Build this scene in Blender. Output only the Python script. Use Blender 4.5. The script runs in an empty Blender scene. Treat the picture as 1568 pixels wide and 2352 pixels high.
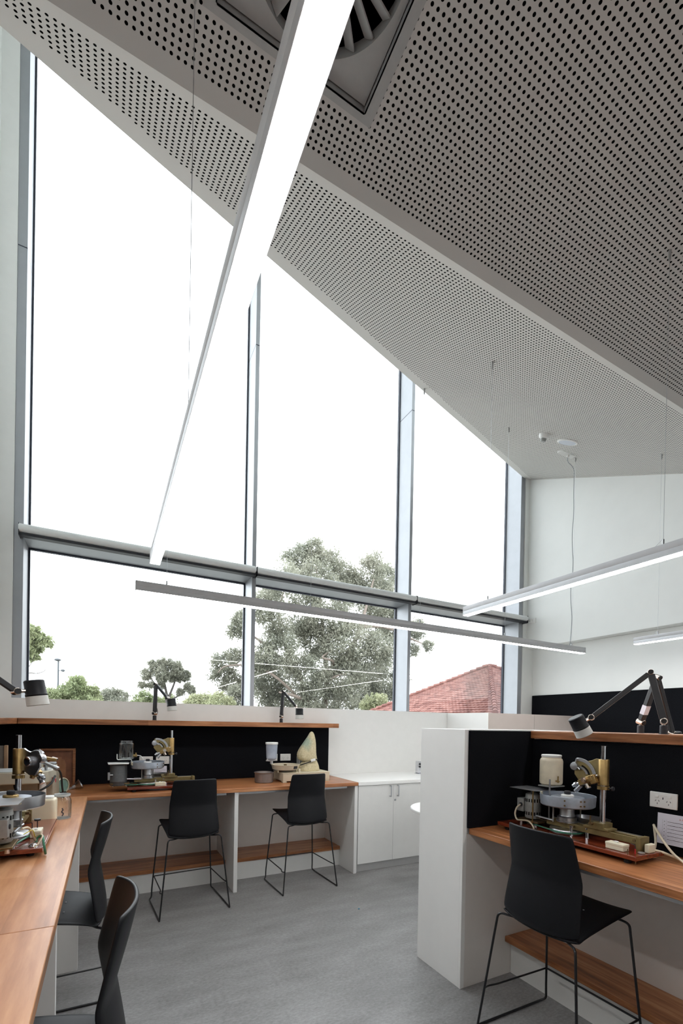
import bpy, bmesh, math, random
import numpy as np
from mathutils import Vector, Matrix
random.seed(7)
SC = bpy.context.scene
COL = SC.collection
PI = math.pi

# ------------------------------------------------------------------ helpers
def lin(r, g, b):
    def f(c):
        c /= 255.0
        return c / 12.92 if c <= 0.04045 else ((c + 0.055) / 1.055) ** 2.4
    return (f(r), f(g), f(b), 1.0)

class MB:
    """collects shapes and links them as ONE mesh object"""
    def __init__(s):
        s.v = []; s.f = []
    def add(s, vs, fs):
        n = len(s.v)
        s.v += [tuple(v) for v in vs]
        s.f += [tuple(i + n for i in f) for f in fs]
        return s
    def box(s, x0, x1, y0, y1, z0, z1, m=None):
        vs = [(x, y, z) for z in (z0, z1) for y in (y0, y1) for x in (x0, x1)]
        if m is not None: vs = [m @ Vector(v) for v in vs]
        return s.add(vs, [(0, 2, 3, 1), (4, 5, 7, 6), (0, 1, 5, 4), (2, 6, 7, 3), (0, 4, 6, 2), (1, 3, 7, 5)])
    def cyl(s, p0, p1, r0, r1=None, n=16):
        if r1 is None: r1 = r0
        return s.tube([p0, p1], [r0, r1], n)
    def tube(s, pts, r, n=10, closed=False):
        pts = [Vector(p) for p in pts]
        k = len(pts)
        rs = list(r) if isinstance(r, (list, tuple)) else [r] * k
        vs = []; up = None
        for i, p in enumerate(pts):
            if closed: d = pts[(i + 1) % k] - pts[i - 1]
            elif i == 0: d = pts[1] - pts[0]
            elif i == k - 1: d = pts[-1] - pts[-2]
            else: d = (pts[i + 1] - p).normalized() + (p - pts[i - 1]).normalized()
            d.normalize()
            if up is None:
                up = Vector((0, 0, 1)) if abs(d.z) < 0.9 else Vector((0, 1, 0))
            a = d.cross(up)
            if a.length < 1e-6: a = d.orthogonal()
            a.normalize(); b = a.cross(d).normalized(); up = b
            for j in range(n):
                t = 2 * PI * j / n
                vs.append(p + (a * math.cos(t) + b * math.sin(t)) * rs[i])
        fs = []
        for i in range(k if closed else k - 1):
            i2 = (i + 1) % k
            for j in range(n):
                j2 = (j + 1) % n
                fs.append((i * n + j, i * n + j2, i2 * n + j2, i2 * n + j))
        if not closed:
            fs.append(tuple(range(n))[::-1]); fs.append(tuple((k - 1) * n + j for j in range(n)))
        return s.add(vs, fs)
    def lathe(s, prof, c=(0, 0, 0), n=32, m=None, sx=1.0, sy=1.0):
        vs = []; fs = []
        for (r, z) in prof:
            for j in range(n):
                t = 2 * PI * j / n
                v = Vector((r * math.cos(t) * sx, r * math.sin(t) * sy, z))
                if m is not None: v = m @ v
                vs.append(v + Vector(c))
        k = len(prof)
        for i in range(k - 1):
            for j in range(n):
                j2 = (j + 1) % n
                fs.append((i * n + j, i * n + j2, (i + 1) * n + j2, (i + 1) * n + j))
        if prof[0][0] > 1e-5: fs.append(tuple(range(n))[::-1])
        if prof[-1][0] > 1e-5: fs.append(tuple((k - 1) * n + j for j in range(n)))
        return s.add(vs, fs)
    def prism(s, poly, axis, a, b):
        """extrude a 2-D polygon along axis (0,1,2) from a to b"""
        def put(p, t):
            if axis == 0: return (t, p[0], p[1])
            if axis == 1: return (p[0], t, p[1])
            return (p[0], p[1], t)
        n = len(poly)
        vs = [put(p, a) for p in poly] + [put(p, b) for p in poly]
        fs = [tuple(range(n))[::-1], tuple(range(n, 2 * n))]
        for i in range(n):
            j = (i + 1) % n
            fs.append((i, j, n + j, n + i))
        return s.add(vs, fs)
    def grid(s, P):
        """P[i][j] points -> quads"""
        n = len(P); k = len(P[0])
        vs = [p for row in P for p in row]
        fs = [(i * k + j, i * k + j + 1, (i + 1) * k + j + 1, (i + 1) * k + j) for i in range(n - 1) for j in range(k - 1)]
        return s.add(vs, fs)
    def sphere(s, c, r, n=16, k=10, sc=(1, 1, 1)):
        prof = [(max(1e-6, r * math.sin(PI * i / k)), -r * math.cos(PI * i / k)) for i in range(k + 1)]
        m = Matrix.Diagonal((sc[0], sc[1], sc[2])).to_3x3()
        return s.lathe(prof, c, n, m)
    def build(s, name, mat, parent=None, bevel=0, smooth=35, solid=0, sub=0, seg=2):
        me = bpy.data.meshes.new(name)
        me.from_pydata(s.v, [], s.f)
        bm = bmesh.new(); bm.from_mesh(me)
        bmesh.ops.remove_doubles(bm, verts=bm.verts, dist=1e-6)
        bmesh.ops.recalc_face_normals(bm, faces=bm.faces)
        bm.to_mesh(me); bm.free()
        if smooth:
            me.shade_smooth()
            me.set_sharp_from_angle(angle=math.radians(smooth))
        me.materials.append(mat)
        o = bpy.data.objects.new(name, me)
        COL.objects.link(o)
        if parent is not None: o.parent = parent
        if solid:
            md = o.modifiers.new('Solid', 'SOLIDIFY'); md.thickness = solid; md.offset = 0
        if sub:
            md = o.modifiers.new('Sub', 'SUBSURF'); md.levels = sub; md.render_levels = sub
        if bevel:
            md = o.modifiers.new('Bevel', 'BEVEL'); md.width = bevel; md.segments = seg
            md.limit_method = 'ANGLE'; md.angle_limit = math.radians(40)
        return o

def tag(o, label, cat, group=None, kind=None):
    o['label'] = label
    if cat: o['category'] = cat
    if group: o['group'] = group
    if kind: o['kind'] = kind
    return o

def thing(name, label, cat, loc=(0, 0, 0), rz=0, group=None):
    o = bpy.data.objects.new(name, None); COL.objects.link(o)
    o.empty_display_size = 0.1
    o.location = loc; o.rotation_euler = (0, 0, rz)
    return tag(o, label, cat, group)

def struct(o, label=None):
    o['kind'] = 'structure'
    if label: o['label'] = label
    return o

def copy_tree(o, parent=None):
    c = o.copy(); COL.objects.link(c)
    if parent is not None:
        c.parent = parent
    for ch in list(o.children): copy_tree(ch, c)
    return c

def smooth_path(pts, n=6):
    """Catmull-Rom through pts"""
    P = [Vector(p) for p in pts]
    P = [P[0] * 2 - P[1]] + P + [P[-1] * 2 - P[-2]]
    out = []
    for i in range(1, len(P) - 2):
        for k in range(n):
            t = k / n
            a, b, c, d = P[i - 1], P[i], P[i + 1], P[i + 2]
            out.append(0.5 * ((2 * b) + (c - a) * t + (2 * a - 5 * b + 4 * c - d) * t * t + (3 * b - a - 3 * c + d) * t ** 3))
    out.append(P[-2])
    return out

def fillet(pts, r, n=5):
    """round the corners of a polyline"""
    P = [Vector(p) for p in pts]; out = [P[0]]
    for i in range(1, len(P) - 1):
        a = (P[i - 1] - P[i]); b = (P[i + 1] - P[i])
        q = min(r, a.length * .45, b.length * .45)
        A = P[i] + a.normalized() * q; B = P[i] + b.normalized() * q
        for k in range(n + 1):
            t = k / n
            out.append(A * (1 - t) ** 2 + P[i] * 2 * t * (1 - t) + B * t * t)
    out.append(P[-1])
    return out

# ------------------------------------------------------------------ materials
class NT:
    def __init__(s, name):
        s.m = bpy.data.materials.new(name); s.m.use_nodes = True
        s.n = s.m.node_tree.nodes; s.l = s.m.node_tree.links
        s.n.clear()
        s.out = s.n.new('ShaderNodeOutputMaterial')
        s.b = s.n.new('ShaderNodeBsdfPrincipled')
        s.l.new(s.b.outputs[0], s.out.inputs[0])
    def new(s, t, **k):
        n = s.n.new(t)
        for a, v in k.items(): setattr(n, a, v)
        return n
    def link(s, a, b): s.l.new(a, b)
    def math(s, op, a, b=None, c=None):
        n = s.n.new('ShaderNodeMath'); n.operation = op
        for i, x in enumerate((a, b, c)):
            if x is None: continue
            if isinstance(x, (int, float)): n.inputs[i].default_value = x
            else: s.l.new(x, n.inputs[i])
        return n.outputs[0]
    def coords(s, scale=(1, 1, 1)):
        t = s.n.new('ShaderNodeTexCoord'); mp = s.n.new('ShaderNodeMapping')
        mp.inputs['Scale'].default_value = scale
        s.l.new(t.outputs['Object'], mp.inputs[0])
        return mp.outputs[0]
    def noise(s, vec, scale, detail=3, rough=.55):
        n = s.n.new('ShaderNodeTexNoise')
        n.inputs['Scale'].default_value = scale; n.inputs['Detail'].default_value = detail
        n.inputs['Roughness'].default_value = rough
        if vec is not None: s.l.new(vec, n.inputs['Vector'])
        return n.outputs[0]
    def ramp(s, fac, stops):
        r = s.n.new('ShaderNodeValToRGB')
        while len(r.color_ramp.elements) < len(stops): r.color_ramp.elements.new(.5)
        for e, (p, c) in zip(r.color_ramp.elements, stops):
            e.position = p; e.color = c
        s.l.new(fac, r.inputs[0])
        return r.outputs[0]
    def bump(s, h, strength=.2, dist=.002):
        b = s.n.new('ShaderNodeBump'); b.inputs['Strength'].default_value = strength
        b.inputs['Distance'].default_value = dist
        s.l.new(h, b.inputs['Height']); s.l.new(b.outputs[0], s.b.inputs['Normal'])

def plain(name, col, rough=.5, metal=0, var=.06, scale=30, bump=0, spec=.5, trans=0, emis=0, coat=0):
    t = NT(name)
    c = t.coords()
    f = t.noise(c, scale, 3)
    lo = tuple(x * (1 - var) for x in col[:3]) + (1,); hi = tuple(min(1, x * (1 + var)) for x in col[:3]) + (1,)
    t.link(t.ramp(f, [(.3, lo), (.7, hi)]), t.b.inputs['Base Color'])
    t.b.inputs['Roughness'].default_value = rough; t.b.inputs['Metallic'].default_value = metal
    t.b.inputs['Specular IOR Level'].default_value = spec
    if coat: t.b.inputs['Coat Weight'].default_value = coat; t.b.inputs['Coat Roughness'].default_value = .1
    if trans: t.b.inputs['Transmission Weight'].default_value = trans
    if emis:
        t.b.inputs['Emission Color'].default_value = col; t.b.inputs['Emission Strength'].default_value = emis
    if bump: t.bump(t.noise(c, scale * 6, 2), bump)
    return t.m

def timber(name, axis, dark=False, sc=1.0, rough=.32, k=None, soft=False):
    """laminated hardwood, grain along axis (0 = x, 1 = y)"""
    t = NT(name)
    s = [6, 6, 6] if soft else [13, 13, 13]; s[axis] = .7 if soft else .9
    v = t.coords(tuple(x * sc for x in s))
    g1 = t.noise(v, 3.2, 6, .62)
    s2 = [7.5, 7.5, 1.0]; s2[axis] = .0
    tc = t.n.new('ShaderNodeTexCoord'); sp = t.n.new('ShaderNodeSeparateXYZ'); t.link(tc.outputs['Object'], sp.inputs[0])
    across = sp.outputs[1 - axis]; along = sp.outputs[axis]
    # staves: one tone for each strip of boards
    strip = t.math('FLOOR', t.math('MULTIPLY', across, 9.0))
    seg = t.math('FLOOR', t.math('ADD', t.math('MULTIPLY', along, .55), t.math('MULTIPLY', strip, .37)))
    wn = t.n.new('ShaderNodeTexWhiteNoise'); wn.noise_dimensions = '2D'
    cb = t.n.new('ShaderNodeCombineXYZ'); t.link(strip, cb.inputs[0]); t.link(seg, cb.inputs[1]); t.link(cb.outputs[0], wn.inputs[0])
    big = t.noise(t.coords((1.2, 1.2, 1.2)), 2.2, 2)
    f = t.math('ADD', t.math('MULTIPLY', g1, .70), t.math('ADD', t.math('MULTIPLY', wn.outputs[0], .17), t.math('MULTIPLY', big, .13)))
    if k is None: k = .62 if dark else 1.0
    def q(r, g, b): return tuple(c * k for c in lin(r, g, b)[:3]) + (1,)
    if soft: t.link(t.ramp(f, [(.28, q(150, 98, 62)), (.45, q(180, 124, 84)), (.58, q(198, 144, 102)), (.75, q(216, 168, 128))]), t.b.inputs['Base Color'])
    else: t.link(t.ramp(f, [(.30, q(96, 56, 32)), (.43, q(146, 92, 56)), (.56, q(182, 122, 80)), (.72, q(214, 160, 116))]), t.b.inputs['Base Color'])
    t.b.inputs['Roughness'].default_value = rough
    t.b.inputs['Specular IOR Level'].default_value = .45
    t.bump(g1, .06, .001)
    return t.m

M = {}
M['wall'] = plain('white_wall_paint', lin(232, 234, 232), .75, var=.015, scale=4)
M['laminate'] = plain('white_laminate', lin(226, 226, 224), .38, var=.015, scale=12)
M['warm_laminate'] = plain('warm_white_laminate', lin(222, 217, 212), .4, var=.015, scale=12)
M['counter'] = plain('white_counter', lin(238, 238, 236), .3, var=.01, scale=10)
M['felt'] = plain('black_felt', lin(17, 18, 22), .95, var=.35, scale=220, bump=.3, spec=.1)
M['black_plastic'] = plain('black_plastic', lin(14, 15, 20), .5, var=.1, scale=60, bump=.05, spec=.28)
M['black_metal'] = plain('black_wire', lin(20, 20, 24), .4, var=.1, scale=50)
M['alu'] = plain('anodised_aluminium', lin(202, 203, 206), .45, metal=.35, var=.03, scale=20)
M['frame'] = plain('window_frame_aluminium', lin(164, 167, 172), .5, metal=.5, var=.03, scale=8)
M['frame_dark'] = plain('dark_gasket', lin(46, 52, 66), .5, var=.05)
M['blind'] = plain('light_grey_blind', lin(226, 229, 229), .55, var=.02)
M['charcoal'] = plain('charcoal_plastic', lin(30, 31, 37), .5, var=.05)
M['grey_vent'] = plain('grey_vent_paint', lin(160, 160, 160), .55, var=.03)
M['void'] = plain('dark_acoustic_fleece', lin(26, 25, 25), .95, var=.1, spec=.05)
M['chrome'] = plain('polished_steel', lin(214, 215, 220), .16, metal=1, var=.03)
M['steel'] = plain('brushed_steel', lin(186, 188, 192), .34, metal=1, var=.12, scale=14)
M['pan_metal'] = plain('worn_aluminium', lin(176, 184, 196), .36, metal=.6, var=.16, scale=18)
M['grey_paint'] = plain('grey_hammer_paint', lin(150, 152, 150), .45, metal=.2, var=.08, scale=60, bump=.1)
M['dark_paint'] = plain('dark_grey_motor_paint', lin(84, 86, 88), .5, metal=.2, var=.12, scale=60)
M['brass'] = plain('old_brass', lin(170, 142, 94), .35, metal=.9, var=.22, scale=24)
M['olive'] = plain('olive_brass_paint', lin(140, 124, 84), .4, metal=.55, var=.22, scale=20)
M['bronze'] = plain('dark_bronze', lin(116, 96, 66), .45, metal=.6, var=.2, scale=20)
M['copper'] = plain('rose_chrome', lin(206, 194, 184), .2, metal=1, var=.05)
M['cream'] = plain('cream_plastic', lin(226, 219, 196), .45, var=.03)
M['white_plastic'] = plain('white_plastic', lin(232, 232, 230), .4, var=.02)
M['beige'] = plain('beige_enamel', lin(208, 198, 176), .4, var=.05, scale=20)
M['grinder'] = plain('grey_enamel', lin(186, 180, 162), .42, var=.05, scale=20)
M['beige_grey'] = plain('grey_beige_enamel', lin(160, 152, 134), .45, var=.06, scale=20)
M['arm'] = plain('black_lamp_arm', lin(30, 30, 34), .38, var=.05)
M['lampring'] = plain('grey_lamp_ring', lin(196, 196, 192), .5, var=.03, scale=80)
M['lampcord'] = plain('grey_lamp_cord', lin(150, 156, 162), .5)
M['cord'] = plain('cream_cord', lin(214, 202, 178), .5, var=.05)
M['black_rubber'] = plain('black_rubber', lin(22, 22, 24), .7, var=.1)
M['green'] = plain('green_rubber', lin(70, 138, 112), .5, var=.08)
M['yellow'] = plain('yellow_wire', lin(206, 190, 60), .5)
M['red'] = plain('red_plastic', lin(178, 36, 42), .45)
M['varnish'] = None
M['redtext'] = plain('red_print', lin(190, 60, 76), .8)
M['ink'] = plain('black_print', lin(58, 58, 66), .8)
M['paper'] = plain('laminated_paper', lin(224, 224, 236), .3, var=.01)
M['jar_plastic'] = plain('stained_plastic', lin(226, 214, 190), .4, var=.12, scale=14)
M['jug'] = plain('milky_plastic', lin(232, 222, 196), .35, var=.04, scale=9)
M['pot'] = plain('dull_aluminium', lin(150, 140, 136), .42, metal=.7, var=.15, scale=12)
M['blue'] = plain('blue_scrap', lin(40, 120, 150), .6)
M['lint'] = plain('white_lint', lin(220, 220, 220), .8)

def varnished():
    t = NT('varnished_plywood')
    v = t.coords((2, 12, 60)); f = t.noise(v, 2.5, 5)
    t.link(t.ramp(f, [(.3, lin(82, 32, 20)), (.55, lin(126, 54, 32)), (.75, lin(150, 74, 44))]), t.b.inputs['Base Color'])
    t.b.inputs['Roughness'].default_value = .18; t.b.inputs['Coat Weight'].default_value = .5
    return t.m
M['varnish'] = varnished()
M['timber_x'] = timber('hardwood_top_lengthwise', 0)
M['timber_y'] = timber('hardwood_top_crosswise', 1)
M['timber_left'] = timber('hardwood_top_window_sheen', 1, soft=True, rough=.36)  # softer grain; the window's reflection is put into the paler timber colour
M['shelf_x'] = timber('hardwood_edge_lengthwise', 0, k=.86)
M['shelf_y'] = timber('hardwood_edge_crosswise', 1, k=.86)
M['oldwood'] = timber('old_brown_box', 0, True, 4, .5)
M['palewood'] = plain('pale_wood', lin(170, 138, 108), .6, var=.15, scale=16)

def floor_mat():
    t = NT('grey_marbled_vinyl')
    a = t.noise(t.coords((13, 24, 13)), 3.4, 9, .74)
    b = t.noise(t.coords((1.2, 3.2, 1)), 2.2, 5)
    f = t.math('ADD', t.math('MULTIPLY', a, .62), t.math('MULTIPLY', b, .38))
    t.link(t.ramp(f, [(.32, lin(104, 102, 102)), (.5, lin(130, 129, 129)), (.68, lin(156, 155, 156))]), t.b.inputs['Base Color'])
    t.b.inputs['Roughness'].default_value = .45; t.b.inputs['Specular IOR Level'].default_value = .4
    t.bump(a, .08, .002)
    return t.m
M['floor'] = floor_mat()

def glass_mat(name, tint=(1, 1, 1, 1), refl=.06, rough=0.0):
    t = NT(name); t.n.remove(t.b)
    tr = t.new('ShaderNodeBsdfTransparent'); tr.inputs[0].default_value = tint
    gl = t.new('ShaderNodeBsdfGlossy'); gl.inputs['Roughness'].default_value = rough
    mx = t.new('ShaderNodeMixShader')
    lw = t.new('ShaderNodeFresnel'); lw.inputs[0].default_value = 1.45
    f = t.math('MULTIPLY', lw.outputs[0], refl / .035)
    t.link(t.math('MINIMUM', f, .7), mx.inputs[0])
    t.link(tr.outputs[0], mx.inputs[1]); t.link(gl.outputs[0], mx.inputs[2]); t.link(mx.outputs[0], t.out.inputs[0])
    return t.m
M['pane'] = glass_mat('clear_window_glass', (.97, .985, .985, 1), .018)
M['jarglass'] = glass_mat('clear_jar_glass', (.94, .965, .965, 1), .07)
def glassy_rim():
    t = NT('pale_glass_rim'); t.b.inputs['Base Color'].default_value = lin(226, 232, 232); t.b.inputs['Roughness'].default_value = .1
    tr = t.new('ShaderNodeBsdfTransparent'); mx = t.new('ShaderNodeMixShader')
    f = t.noise(t.coords(), 25, 2); t.link(t.math('ADD', t.math('MULTIPLY', f, .3), .3), mx.inputs[0])
    t.link(tr.outputs[0], mx.inputs[1]); t.link(t.b.outputs[0], mx.inputs[2]); t.link(mx.outputs[0], t.out.inputs[0])
    return t.m
M['jarrim'] = glassy_rim()
M['milky'] = None
def milky():
    t = NT('frosted_bottle_plastic'); 
    t.b.inputs['Base Color'].default_value = lin(196, 206, 222); t.b.inputs['Roughness'].default_value = .4
    tr = t.new('ShaderNodeBsdfTransparent'); mx = t.new('ShaderNodeMixShader'); mx.inputs[0].default_value = .5
    f = t.noise(t.coords(), 20, 2); t.link(t.math('ADD', t.math('MULTIPLY', f, .2), .35), mx.inputs[0])
    t.link(tr.outputs[0], mx.inputs[1]); t.link(t.b.outputs[0], mx.inputs[2]); t.link(mx.outputs[0], t.out.inputs[0])
    return t.m
M['milky'] = milky()

def lamp_mat(strength):
    t = NT('lamp_diffuser')
    t.b.inputs['Base Color'].default_value = (.9, .9, .88, 1)
    t.b.inputs['Emission Color'].default_value = (1.0, .985, .975, 1)
    t.b.inputs['Emission Strength'].default_value = strength
    return t.m
M['lamp'] = lamp_mat(15.0)

PX = .0242
def perforated(name, py, ox, oy, stretch, mask, col):
    """plasterboard with real see-through holes on a square grid; mask(t, cx, cy) -> 0/1 where holes are drilled"""
    t = NT(name)
    tc = t.new('ShaderNodeTexCoord'); sp = t.new('ShaderNodeSeparateXYZ'); t.link(tc.outputs['Object'], sp.inputs[0])
    x, y = sp.outputs[0], sp.outputs[1]
    kx = t.math('ROUND', t.math('DIVIDE', t.math('SUBTRACT', x, ox), PX))
    ky = t.math('ROUND', t.math('DIVIDE', t.math('SUBTRACT', y, oy), py))
    cx = t.math('ADD', t.math('MULTIPLY', kx, PX), ox); cy = t.math('ADD', t.math('MULTIPLY', ky, py), oy)
    dx = t.math('SUBTRACT', x, cx); dy = t.math('MULTIPLY', t.math('SUBTRACT', y, cy), stretch)
    d = t.math('SQRT', t.math('ADD', t.math('MULTIPLY', dx, dx), t.math('MULTIPLY', dy, dy)))
    hole = t.math('MULTIPLY', t.math('LESS_THAN', d, .0058), mask(t, cx, cy))
    f = t.noise(t.coords(), 3, 3)
    lo = tuple(c * .97 for c in col[:3]) + (1,)
    t.link(t.ramp(f, [(.3, lo), (.7, col)]), t.b.inputs['Base Color'])
    t.b.inputs['Roughness'].default_value = .8; t.b.inputs['Specular IOR Level'].default_value = .2
    tr = t.new('ShaderNodeBsdfTransparent'); mx = t.new('ShaderNodeMixShader')
    t.link(hole, mx.inputs[0]); t.link(t.b.outputs[0], mx.inputs[1]); t.link(tr.outputs[0], mx.inputs[2]); t.link(mx.outputs[0], t.out.inputs[0])
    return t.m

# ------------------------------------------------------------------ camera
HEYE = 1.475
def cam_setup():
    yaw, pit, rol = math.radians(27.42818), math.radians(-.343802), math.radians(1.054074)
    fw = Vector((math.sin(yaw) * math.cos(pit), math.cos(yaw) * math.cos(pit), math.sin(pit)))
    r = Vector((math.cos(yaw), -math.sin(yaw), 0)); u = r.cross(fw)
    r2 = r * math.cos(rol) + u * math.sin(rol); u2 = -r * math.sin(rol) + u * math.cos(rol)
    cd = bpy.data.cameras.new('camera'); co = bpy.data.objects.new('camera', cd); COL.objects.link(co)
    co.matrix_world = Matrix(((r2.x, u2.x, -fw.x, 0), (r2.y, u2.y, -fw.y, 0), (r2.z, u2.z, -fw.z, HEYE), (0, 0, 0, 1)))
    cd.sensor_fit = 'VERTICAL'; cd.sensor_height = 36; cd.lens = 1023.0 * 36 / 2352
    cd.shift_x = (784 - 775.898) / 2352; cd.shift_y = (1668.092 - 1176) / 2352
    cd.clip_start = .02; cd.clip_end = 500
    SC.camera = co
cam_setup()

# ------------------------------------------------------------------ room shell
XL, XU, XR = -.82, 5.386, 5.528        # left wall, upper right wall, lower right wall
YW, YG, YB = 4.488, 4.77, -3.4         # spandrel face, glass, wall behind the camera
ZT = 7.5                               # roof over the tall window
ZC = 3.859                             # flat ceiling
SILL = 1.64
A0, B0 = 3.0695, .441                  # raking ceiling z = A0 + B0 y
FY = (ZC - A0) / B0                    # fold line
def edge_y(x): return 2.155 + .4415 * x + .02

struct(MB().box(XL - .2, XR + .3, YB - .2, YW + .32, -.12, 0).build('floor', M['floor']), 'grey marbled vinyl floor')
struct(MB().box(XL - .2, XL, YB, YW + .32, 0, ZT).build('wall_left', M['wall']), 'white wall behind the left bench')
m = MB().box(XR, XR + .2, YB, YW + .32, 0, 2.61)
m.box(XU, XR + .2, YB, YW + .02, 2.61, ZT)
m.box(5.305, XR + .2, YW + .0, YW + .32, 0, ZT)
struct(m.build('wall_right', M['wall'], bevel=.004), 'white right wall with projecting upper part')
struct(MB().box(XL - .2, XR + .2, YB - .2, YB, 0, ZT).build('wall_front', M['wall']), 'white wall behind the viewpoint')
m = MB().box(XL, 5.31, YW, YG - .02, 0, SILL)
m.box(XL, -.70, YW, YW + .32, SILL, ZT)
m.box(XL, 5.31, YG - .0199, YW + .32, 0, SILL - .05)
struct(m.build('wall_back', M['laminate']), 'white panelled wall under the tall windows')
struct(MB().box(XL - .2, XR + .2, YB, YW + .35, ZT, ZT + .15).build('ceiling', M['wall']), 'roof soffit high above the window')

def mask_rake(t, cx, cy):
    a = t.math('LESS_THAN', cy, t.math('ADD', t.math('MULTIPLY', cx, .4415), 2.155 - .085))
    b = t.math('GREATER_THAN', cy, 1.835)
    c = t.math('LESS_THAN', cx, XU - .035)
    return t.math('MULTIPLY', t.math('MULTIPLY', a, b), c)
DX0, DX1, DY0, DY1 = .25, .90, .93, 1.555          # air diffuser frame
def mask_flat(t, cx, cy):
    a = t.math('LESS_THAN', cy, 1.735)
    ins = t.math('MULTIPLY', t.math('MULTIPLY', t.math('GREATER_THAN', cx, DX0 - .005), t.math('LESS_THAN', cx, DX1 - .005)),
                 t.math('MULTIPLY', t.math('GREATER_THAN', cy, DY0 - .005), t.math('LESS_THAN', cy, DY1 + .015)))
    return t.math('MULTIPLY', a, t.math('SUBTRACT', 1.0, ins))
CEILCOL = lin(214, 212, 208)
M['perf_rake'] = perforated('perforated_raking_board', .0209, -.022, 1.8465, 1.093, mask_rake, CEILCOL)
M['perf_flat'] = perforated('perforated_flat_board', .0238, -.07, 1.7195, 1.0, mask_flat, lin(188, 186, 184))  # flat part's shade is put into a greyer board colour
def rz(y): return A0 + B0 * y
xa, xb = XL - .05, XU + .05
ya, yb = edge_y(xa), edge_y(xb)
# raking board (sheet) + its black backing + edge upstand into the void
m = MB(); N = 12
rows = []
for i in range(N + 1):
    x = xa + (xb - xa) * i / N
    rows.append([(x, FY + (edge_y(x) - FY) * j / 6, rz(FY + (edge_y(x) - FY) * j / 6)) for j in range(7)])
m.grid(rows)
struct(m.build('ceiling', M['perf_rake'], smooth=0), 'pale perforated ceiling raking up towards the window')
m = MB(); d = .016
m.grid([[(p[0], p[1] - .004, p[2] + d) for p in r] for r in rows])
struct(m.build('ceiling', M['void'], smooth=0), 'black fleece behind the raking ceiling holes')
m = MB(); E = [(xa, ya), (xb, yb)]
m.add([(xa, ya, rz(ya)), (xb, yb, rz(yb)), (xb, yb, ZT), (xa, ya, ZT), (xa, ya - .03, rz(ya) + .002), (xb, yb - .03, rz(yb) + .002), (xb, yb - .03, ZT), (xa, ya - .03, ZT)],
      [(0, 1, 2, 3), (5, 4, 7, 6), (0, 4, 5, 1), (3, 2, 6, 7), (0, 3, 7, 4), (1, 5, 6, 2)])
struct(m.build('ceiling', M['wall'], smooth=0), 'white upstand over the raking ceiling edge')
# flat board with a hole for the diffuser
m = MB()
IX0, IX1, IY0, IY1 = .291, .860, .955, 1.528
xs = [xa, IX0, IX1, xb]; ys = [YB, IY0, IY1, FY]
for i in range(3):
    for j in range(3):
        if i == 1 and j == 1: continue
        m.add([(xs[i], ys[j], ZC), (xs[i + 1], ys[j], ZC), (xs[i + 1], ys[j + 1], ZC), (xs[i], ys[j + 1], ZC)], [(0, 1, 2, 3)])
struct(m.build('ceiling', M['perf_flat'], smooth=0), 'perforated flat ceiling with shade put into its colour')
m = MB()
for i in range(3):
    for j in range(3):
        if i == 1 and j == 1: continue
        m.add([(xs[i], ys[j], ZC + .014), (xs[i + 1], ys[j], ZC + .014), (xs[i + 1], ys[j + 1], ZC + .014), (xs[i], ys[j + 1], ZC + .014)], [(0, 1, 2, 3)])
struct(m.build('ceiling', M['void'], smooth=0), 'black fleece behind the flat ceiling holes')

# ---- window wall
MUL = [(-.70, -.633), (1.308, 1.350), (3.285, 3.328), (5.228, 5.306)]
YM = 4.502
for i, (a, b) in enumerate(MUL):
    m = MB()
    for z0, z1 in ((SILL, 5.352), (5.360, ZT)):
        m.box(a, b, YM, YG + .03, z0, z1)
    o = struct(m.build('trim_%d' % (i + 1), M['frame'], bevel=.002), 'grey aluminium window mullion with a joint line')
    MB().box(a + .001, b - .001, YM + .002, YG + .02, 5.351, 5.361).build('joint', M['frame_dark'], o)
BAY = [(-.633, 1.308), (1.350, 3.285), (3.328, 5.228)]
TZ0, TZ1 = 2.975, 3.06
for i, (a, b) in enumerate(BAY):
    o = struct(MB().box(a, b, YM + .012, YG + .03, TZ0, TZ1).build('trim_%d' % (i + 5), M['frame'], bevel=.002), 'grey aluminium transom')
def window(n, a, b, z0, z1):
    m = MB(); t = .014
    m.box(a, a + t, YG - .012, YG + .02, z0, z1).box(b - t, b, YG - .012, YG + .02, z0, z1)
    m.box(a + t, b - t, YG - .012, YG + .02, z1 - t, z1).box(a + t, b - t, YG - .012, YG + .02, z0, z0 + t)
    o = struct(m.build('window_%d' % n, M['frame_dark']), 'dark gasket frame with clear glass')
    MB().box(a + t, b - t, YG, YG + .008, z0 + t, z1 - t).build('pane', M['pane'], o)
for i, (a, b) in enumerate(BAY):
    window(i + 1, a, b, TZ1, ZT - .02)
    window(i + 4, a, b, SILL - .045 + (.04 if i == 2 else 0), TZ0)

# ---- roller blinds in front of the transom
RB = [(-.655, 1.322, 'left'), (1.334, 3.335, 'middle'), (3.347, 5.30, 'right')]
for a, b, w in RB:
    t = thing('roller_blind', 'rolled-up pale grey blind across the %s window bay' % w, 'blind', ((a + b) / 2, 4.43, 3.0), 0, 'roller blinds on the window transom')
    h = (b - a) / 2
    MB().cyl((-h, 0, .02), (h, 0, .02), .036, n=24).build('roller_tube', M['blind'], t)
    MB().box(-h, h, -.020, .05, -.040, -.020).build('bottom_rail', M['charcoal'], t, bevel=.003)
    for s in (-1, 1):
        MB().box(s * h - (.004 if s > 0 else 0), s * h + (.004 if s < 0 else 0), -.03, .07, -.045, .056).build('end_bracket', M['charcoal'], t, bevel=.002)
t = thing('wall_bracket', 'small white bracket plate on right wall beside blind end', 'bracket', (XU, 4.40, 2.985))
MB().box(-.008, .0, -.06, .04, -.03, .045).build('plate', M['white_plastic'], t, bevel=.002)
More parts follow.
